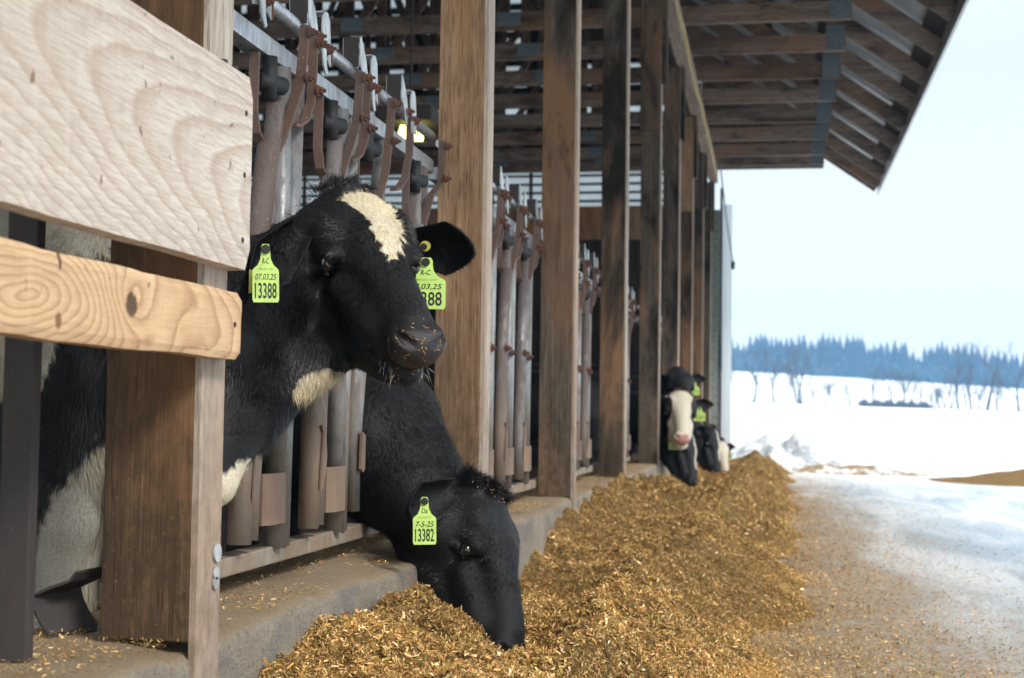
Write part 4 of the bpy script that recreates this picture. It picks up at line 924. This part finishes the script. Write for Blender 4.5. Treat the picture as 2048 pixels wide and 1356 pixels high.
# ------------------------------------------------------------------ silage
_cy = np.array([1.5, 2.6, 2.82, 3.33, 3.7, 3.95, 4.3, 5.0, 5.55, 6.0, 7.08, 8.1, 9.4, 11, 13, 15, 18, 21, 23.5, 24.3])
_ch = np.array([.20, .31, .355, .39, .31, .26, .21, .19, .21, .31, .38, .42, .42, .34, .30, .28, .26, .22, .16, 0])
_ry = np.array([1.5, 3, 4, 5, 6, 8, 10, 14, 18, 21, 22.3, 23.3, 24.2]); _rh = np.array([.33, .35, .33, .31, .30, .32, .31, .28, .24, .26, .30, .26, 0])
_rx = np.array([-.5, -.52, -.5, -.46, -.42, -.40, -.36, -.3, -.25, -.2, -.2, -.2, -.2])
def feed_h(x, y):
    c_ = np.interp(y, _cy, _ch); r = np.interp(y, _ry, _rh); rx = np.interp(y, _ry, _rx)+.07*np.sin(y*1.9+.6)+.05*np.sin(y*4.1)
    t = np.clip((x+.97)/(rx+.97), 0, 1); dip = np.sin(math.pi*t)*(.05+.02*np.sin(y*2.7)); inner = c_*(1-t)+r*t-dip
    right = rx+r*1.5+.09*vnoise(y, y*0, 1.7, 21)+.03
    u = np.clip((right-x)/(right-rx), 0, 1); outer = r*(u**1.3)
    h_ = np.where(x < rx, inner, outer)
    h_ = h_+np.clip(h_/.1, 0, 1)*(.06*vnoise(x, y, 1.5, 41, 2)+.08*vnoise(x, y, 3.6, 31, 3)+.055*vnoise(x, y, 9, 33, 3)+.018*vnoise(x, y, 30, 34, 2))
    h_ = h_-.13*np.exp(-(((x+.66)/.13)**2+((y-4.02)/.2)**2))-.10*np.exp(-(((x+.50)/.10)**2+((y-4.78)/.16)**2))
    h_ = h_-.085*np.exp(-(((x+.60)/.17)**2+((y-3.62)/.22)**2))-.03*np.exp(-(((x+.66)/.2)**2+((y-3.3)/.2)**2))+.06*np.exp(-(((x+.38)/.12)**2+((y-4.5)/.3)**2))+.05*np.exp(-(((x+.3)/.16)**2+((y-22.2)/.8)**2))
    return np.where(h_ < .004, -.03, h_)
xs = np.linspace(-.975, .75, 150); ys = 1.5+23*np.linspace(0, 1, 900)**1.7; X, Y = np.meshgrid(xs, ys, indexing='ij')
o = np_mesh('silage', np.stack([X, Y, feed_h(X, Y)], -1).reshape(-1, 3), grid_faces(*X.shape), mat=M['silage']); tag(o, 'long windrow of golden brown chopped silage against the kerb', 'silage', kind='stuff')
PAL = np.array([1.34, 1.33, 1.55])*np.array([[.44, .26, .075], [.33, .19, .05], [.56, .36, .12], [.23, .13, .035], [.11, .065, .022], [.24, .2, .05], [.66, .48, .22], [.45, .23, .09], [.75, .58, .32], [.2, .16, .04]])
PW = np.array([.2, .18, .14, .12, .09, .09, .06, .05, .02, .05])
def chips(n, x, y, z, nrm, smin_, smax_, flat=.5, name='silage_chips', parent=None, dark=1.0):
    k = len(x); P = np.stack([x, y, z], 1); N_ = nrm+rng.normal(size=(k, 3))*flat; N_ /= np.linalg.norm(N_, axis=1, keepdims=True)
    D = np.cross(N_, rng.normal(size=(k, 3))); D /= np.linalg.norm(D, axis=1, keepdims=True)+1e-9; S_ = np.cross(N_, D)
    ln = smin_+(smax_-smin_)*rng.random(k)**4; wd = np.maximum(ln*rng.uniform(.05, .38, k), .0008); ln = ln[:, None]; wd = wd[:, None]
    V = np.empty((k, 4, 3)); sk_ = rng.uniform(-.3, .3, (k, 1)); V[:, 0] = P-D*ln/2-S_*wd*(.5+sk_); V[:, 1] = P+D*ln/2-S_*wd*.4; V[:, 2] = P+D*ln*(.5+sk_*.4)+S_*wd*.5; V[:, 3] = P-D*ln/2+S_*wd*(.45-sk_)
    V += N_[:, None]*(rng.normal(size=(k, 4, 1))*wd[:, None]*.2)
    c_ = PAL[rng.choice(10, k, p=PW/PW.sum())]*rng.uniform(.6, 1.45, (k, 1))*dark*np.clip(1.05+.55*vnoise(x, y, 3.1, 77, 3)+.2*vnoise(x, y, 14, 78, 2), .45, 1.25)[:, None]
    return V.reshape(-1, 3), (np.arange(k)*4)[:, None]+np.arange(4), np.repeat(c_, 4, 0)
acc = []
def on_feed(n, y0, y1, s0, s1, pw=1.0, flat=.55):
    x = rng.uniform(-.965, .45, n); y = y0+(y1-y0)*rng.random(n)**pw; h_ = feed_h(x, y); k = h_ > 0; x, y, h_ = x[k], y[k], h_[k]; e_ = .01
    nx = -(feed_h(x+e_, y)-h_)/e_; ny = -(feed_h(x, y+e_)-h_)/e_; N_ = np.stack([np.clip(nx, -2, 2), np.clip(ny, -2, 2), np.ones(len(x))], 1); N_ /= np.linalg.norm(N_, axis=1, keepdims=True)
    acc.append(chips(len(x), x, y, h_+rng.random(len(x))*.012, N_, s0, s1, flat))
on_feed(560000, 2.3, 5.0, .0025, .017, flat=.85); on_feed(4000, 2.3, 6, .010, .030, flat=.9); on_feed(200000, 5, 9, .004, .015, flat=.9); on_feed(60000, 9, 24, .012, .04, 1.4)
n = 130000; x = -.05+rng.gamma(1.5, .40, n); y = 4.2+19*rng.random(n)**1.7; k = (x < 3.2) & (vnoise(x, y, 3, 51) > -.35-.25*rng.random(n)); x, y = x[k], y[k]
acc.append(chips(len(x), x, y, .012+rng.random(len(x))*.006, np.tile([0, 0, 1.], (len(x), 1)), .004, .020, .35, dark=.8))
n = 90000; y = 2.8+14*rng.random(n)**1.5; rr_ = np.interp(y, _ry, _rh)*1.5+np.interp(y, _ry, _rx)+.05*np.sin(y*4.1)+.09*vnoise(y, y*0, 1.7, 21); x = rr_-.14+rng.exponential(.13, n)
hh_ = feed_h(x, y); acc.append(chips(n, x, y, np.maximum(hh_, .008)+rng.random(n)*.02, np.tile([0, 0, 1.], (n, 1)), .003, .017, .6))
n = 80000; y = 1.5+21*rng.random(n)**1.6; x = rng.uniform(-1.34, -.985, n); k = vnoise(x, y, 3, 61, 4) > .05-.45*rng.random(n)*np.where(x < -1.15, 1.3, .6); x, y = x[k], y[k]
acc.append(chips(len(x), x, y, .461+rng.random(len(x))*.005, np.tile([0, 0, 1.], (len(x), 1)), .002, .012, .35, dark=.95))
n0 = 0; VV = []; QQ = []; CC = []
for v, q, c_ in acc: VV.append(v); QQ.append(q+n0); CC.append(c_); n0 += len(v)
o = np_mesh('loose_silage', np.concatenate(VV), np.concatenate(QQ), mat=M['chips'], smooth=False, attrs={'col': np.concatenate(CC)}); tag(o, 'loose chopped straw flakes scattered over the heap, kerb and road', 'silage', kind='stuff')

# ------------------------------------------------------------------ trees
M['conifer'] = simple('conifer_needles', (.022, .045, .045), .9, nscale=.6, var=.4)
M['bark'] = simple('bark', (.035, .03, .03), .9, nscale=3, var=.3)
M['twig'] = simple('bare_twigs', (.07, .045, .045), .9, nscale=1, var=.3)
M['brush'] = simple('dry_brush', (.05, .035, .03), .9, nscale=1, var=.4)
def zt(x, y): return float(terrain(np.array([x]), np.array([y]))[0])
def conifer(x, y, h_, seed, wd=.2):
    r = np.random.default_rng(seed); root = empty('conifer', (x, y, zt(x, y)), 'dark blue-green conifer in the wood beyond the snowy hill', 'tree', 'conifers along the far wood')
    z0 = zt(x, y); MB().tube([(x, y, z0-1), (x, y, z0+h_*.97)], [h_*.014, .02], 7).build('trunk', M['bark'], root)
    V = []; T_ = []; nl = 34
    for i in range(nl):
        u = i/(nl-1); z = z0+h_*(.10+.9*u); rad = h_*wd*(1-u)**.85*(.8+.4*r.random())+.12
        for k in range(13):
            a = r.random()*6.28; l = rad*(.65+.5*r.random()); dx, dy = math.cos(a), math.sin(a); w_ = l*.34+.12
            b = len(V); V += [(x, y, z+.25), (x+dx*l*.6-dy*w_, y+dy*l*.6+dx*w_, z-l*.22), (x+dx*l, y+dy*l, z-l*(.3+.25*r.random())), (x+dx*l*.6+dy*w_, y+dy*l*.6-dx*w_, z-l*.25)]; T_.append((b, b+1, b+2, b+3))
    np_mesh('crown', V, T_, mat=M['conifer'], parent=root, smooth=False); return root
protos = [conifer(-9+i*.1, 525+i, 13.5+i*.7, i, .22+.03*(i % 3)) for i in range(5)]
hts = [13.5+i*.7 for i in range(5)]
def put(i, x, y, h_):
    c_ = copy_tree(protos[i]); c_.location = (x, y, zt(x, y)); s_ = h_/hts[i]; c_.scale = (s_, s_, s_); c_.rotation_euler.z = random.uniform(0, 6.28)
# skyline of the wood read off the photograph: bearing -> height of the tops
sk_px = [(1465, 672), (1480, 690), (1505, 665), (1530, 668), (1560, 672), (1590, 672), (1612, 665), (1625, 680), (1645, 662), (1668, 668), (1695, 668), (1718, 668), (1740, 690), (1760, 680), (1785, 680), (1812, 680), (1835, 710), (1850, 692), (1885, 680), (1905, 688), (1940, 684), (1975, 700), (2010, 702), (2048, 704), (2120, 700)]
def top_at(px): return np.interp(px, [a for a, b in sk_px], [b for a, b in sk_px])
px = 1425.
while px < 2140:
    y = 521+random.uniform(0, 8); p = at(px, 740, y); tp = at(px, top_at(px)-random.uniform(-3, 3), y)[2]; put(random.randrange(5), p[0], y, tp-zt(p[0], y)); px += random.uniform(8, 16)
px = 1420.
while px < 2160:
    y = 533+random.uniform(0, 9); p = at(px, 740, y); tp = at(px, top_at(px)+random.uniform(3, 18), y)[2]; put(random.randrange(5), p[0], y, tp-zt(p[0], y)); px += random.uniform(7, 13)
for i, pt in enumerate(protos): pt.location = (float(at(1455+i*118, 740, 530)[0]), 530, zt(float(at(1455+i*118, 740, 530)[0]), 530)); pt.scale = (.92,)*3
# ground-hugging undergrowth that closes the wood
V = []; T_ = []; r = np.random.default_rng(5); n = 9000; xx = r.uniform(-45, 150, n); yy = r.uniform(519, 560, n); hh = r.uniform(.3, 8, n)*(.6+.4*r.random(n)); zz = terrain(xx, yy)
for a, b, c_, h_ in zip(xx, yy, zz, hh):
    k = len(V); q = r.uniform(.5, 1.3); V += [(a-q, b, c_+h_-q), (a+q, b+.3, c_+h_-q*.8), (a+q*.3, b, c_+h_+q), (a-q*.5, b-.2, c_+h_+q*.9)]; T_.append((k, k+1, k+2, k+3))
o = np_mesh('wood_undergrowth', V, T_, mat=M['conifer'], smooth=False); tag(o, 'dense dark undergrowth filling the far wood', 'woodland', kind='stuff')
def bare_tree(x, y, h_, seed, label, stems=1, spread=.45, depth=4, name='bare_tree', twigs=True):
    r = random.Random(seed); z0 = zt(x, y)-.1; root = empty(name, (x, y, z0), label, 'tree' if name == 'bare_tree' else 'shrub', 'bare trees and shrubs along the hedge line')
    tr = MB(); cr = MB(); h_ *= 1.0
    def grow(p, d, l, rad, lv, mb):
        pts = [p]; q = p; dd = d.copy()
        for k in range(3): dd = (dd+Vector((r.gauss(0, .10), r.gauss(0, .10), r.gauss(0, .05)+.03))).normalized(); q = q+dd*l/3; pts.append(q)
        mb.tube(pts, [rad, rad*.85, rad*.72, rad*.6], 5 if lv < 2 else 3, caps=False)
        if lv >= depth: return
        for k in range(r.choice((3, 4)) if lv < depth-1 else 5):
            t = r.uniform(.35, 1); i = min(2, int(t*3)); b = pts[i]+(pts[i+1]-pts[i])*(t*3-i); a = r.uniform(0, 6.28)
            nd = (dd+Vector((math.cos(a), math.sin(a), r.uniform(-.1, .5)))*spread*r.uniform(.7, 1.4)).normalized(); grow(b, nd, l*r.uniform(.5, .75), rad*.48, lv+1, cr)
    for s_ in range(stems):
        d = Vector((r.gauss(0, .16 if stems > 1 else .03), r.gauss(0, .16 if stems > 1 else .03), 1)).normalized(); grow(Vector((x+r.uniform(-.4, .4)*(stems > 1), y, z0)), d, h_*.5, h_*.024/(stems**.4), 0, tr)
    tr.build('trunk', M['bark'], root); cr.build('crown', M['twig'], root); return root
# hedge row (positions as bearings in the photograph, all about 255 m off)
hd = [(1449, 690, 1, 'pale spreading bare tree half hidden by the white barn corner'), (1507, 690, 1, 'slender bare tree, first clear of the barn corner'), (1548, 705, 1, 'bare tree left of the many-stemmed bush'), (1568, 735, 1, 'thin leaning bare sapling against the many-stemmed bush'),
      (1597, 705, 7, 'broad many-stemmed bare tree on the hedge line'), (1628, 780, 3, 'small rounded bare shrub right of the many-stemmed tree'), (1654, 765, 4, 'low feathery shrub standing alone on the snow'), (1669, 745, 2, 'feathery bare sapling beside the low feathery shrub'), (1704, 770, 3, 'short twiggy shrub in the gap of the hedge line'), (1747, 722, 1, 'bare tree over the left end of the dark hedge'), (1786, 728, 1, 'slim bare tree over the middle of the dark hedge'),
      (1809, 715, 1, 'taller bare tree over the middle of the dark hedge'), (1823, 740, 2, 'twin-stemmed sapling over the dark hedge'), (1838, 755, 1, 'small bare sapling near the right end of the dark hedge'), (1865, 780, 6, 'dense dark upright bush at the right end of the hedge'), (1880, 760, 2, 'bare sapling just right of the dense bush'), (1890, 752, 2, 'second bare sapling right of the dense bush'),
      (1906, 735, 2, 'bare tree with low twigs left of the tallest tree'), (1917, 702, 1, 'tall slim bare tree left of the tallest tree'), (1930, 748, 1, 'short bare sapling between two slim trees'), (1942, 715, 1, 'slim bare tree next to the tallest tree'), (1960, 765, 3, 'low bush at the foot of the tallest tree'), (1974, 668, 1, 'tallest bare tree with a wide fan crown above the wood'), (1997, 752, 4, 'wide twiggy bush right of the tallest tree'), (2037, 705, 1, 'bare tree at the right edge')]
hedge_seed = 0
for (hx, ty, st, lb) in hd:
    hedge_seed += 1; y = 255+(hedge_seed % 3)*.8; bx = at(hx, 800, y)[0]; tz = at(hx, ty, y)[2]; h_ = max(1.2, tz-zt(bx, y))
    sp_ = .75 if ty == 668 else (.5 if st < 3 else .4)
    bare_tree(bx, y, h_*1.0 if st < 3 else h_*1.25, hedge_seed, lb, st, sp_, depth=4 if ty < 760 and st == 1 else 3, name='bare_tree' if ty < 760 else 'bare_shrub')
V = []; T_ = []; n = 5200; pxs = r.uniform(1720, 1862, n); pxs[:900] = r.uniform(1465, 2110, 900)
for k_, p_ in enumerate(pxs):
    y = 255+r.uniform(-.8, .8); a = at(p_, 800, y)[0]; c_ = zt(a, y); h_ = r.random()**1.6*(1.5 if k_ >= 900 else .6)*(.5+.5*math.sin(p_*.13)**2); q = r.uniform(.05, .16); k = len(V)
    dx = r.normal()*.35; V += [(a-.03, y, c_-.1), (a+.03, y, c_-.1), (a+dx+.02, y, c_+h_), (a+dx-.02, y, c_+h_)]; T_.append((k, k+1, k+2, k+3))
o = np_mesh('hedge_brush', V, T_, mat=M['brush'], smooth=False); tag(o, 'low dark brush along the hedge line', 'brush', kind='stuff')
# ------------------------------------------------------------------ winter haze
hz = MB().box(-420, 620, -45, 640, -1.6, 50).build('haze', None); tag(hz, 'thin bluish winter haze', 'haze', kind='stuff')
m = bpy.data.materials.new('haze_air'); m.use_nodes = True; t_ = m.node_tree; t_.nodes.clear(); oo = t_.nodes.new('ShaderNodeOutputMaterial'); pv = t_.nodes.new('ShaderNodeVolumePrincipled')
pv.inputs['Color'].default_value = (.25, .52, .86, 1); pv.inputs['Density'].default_value = .0008; pv.inputs['Anisotropy'].default_value = .0
t_.links.new(pv.outputs[0], oo.inputs['Volume']); hz.data.materials.append(m)
S.cycles.use_denoising = True; S.cycles.max_bounces = 6; S.cycles.volume_bounces = 1; S.cycles.transparent_max_bounces = 4
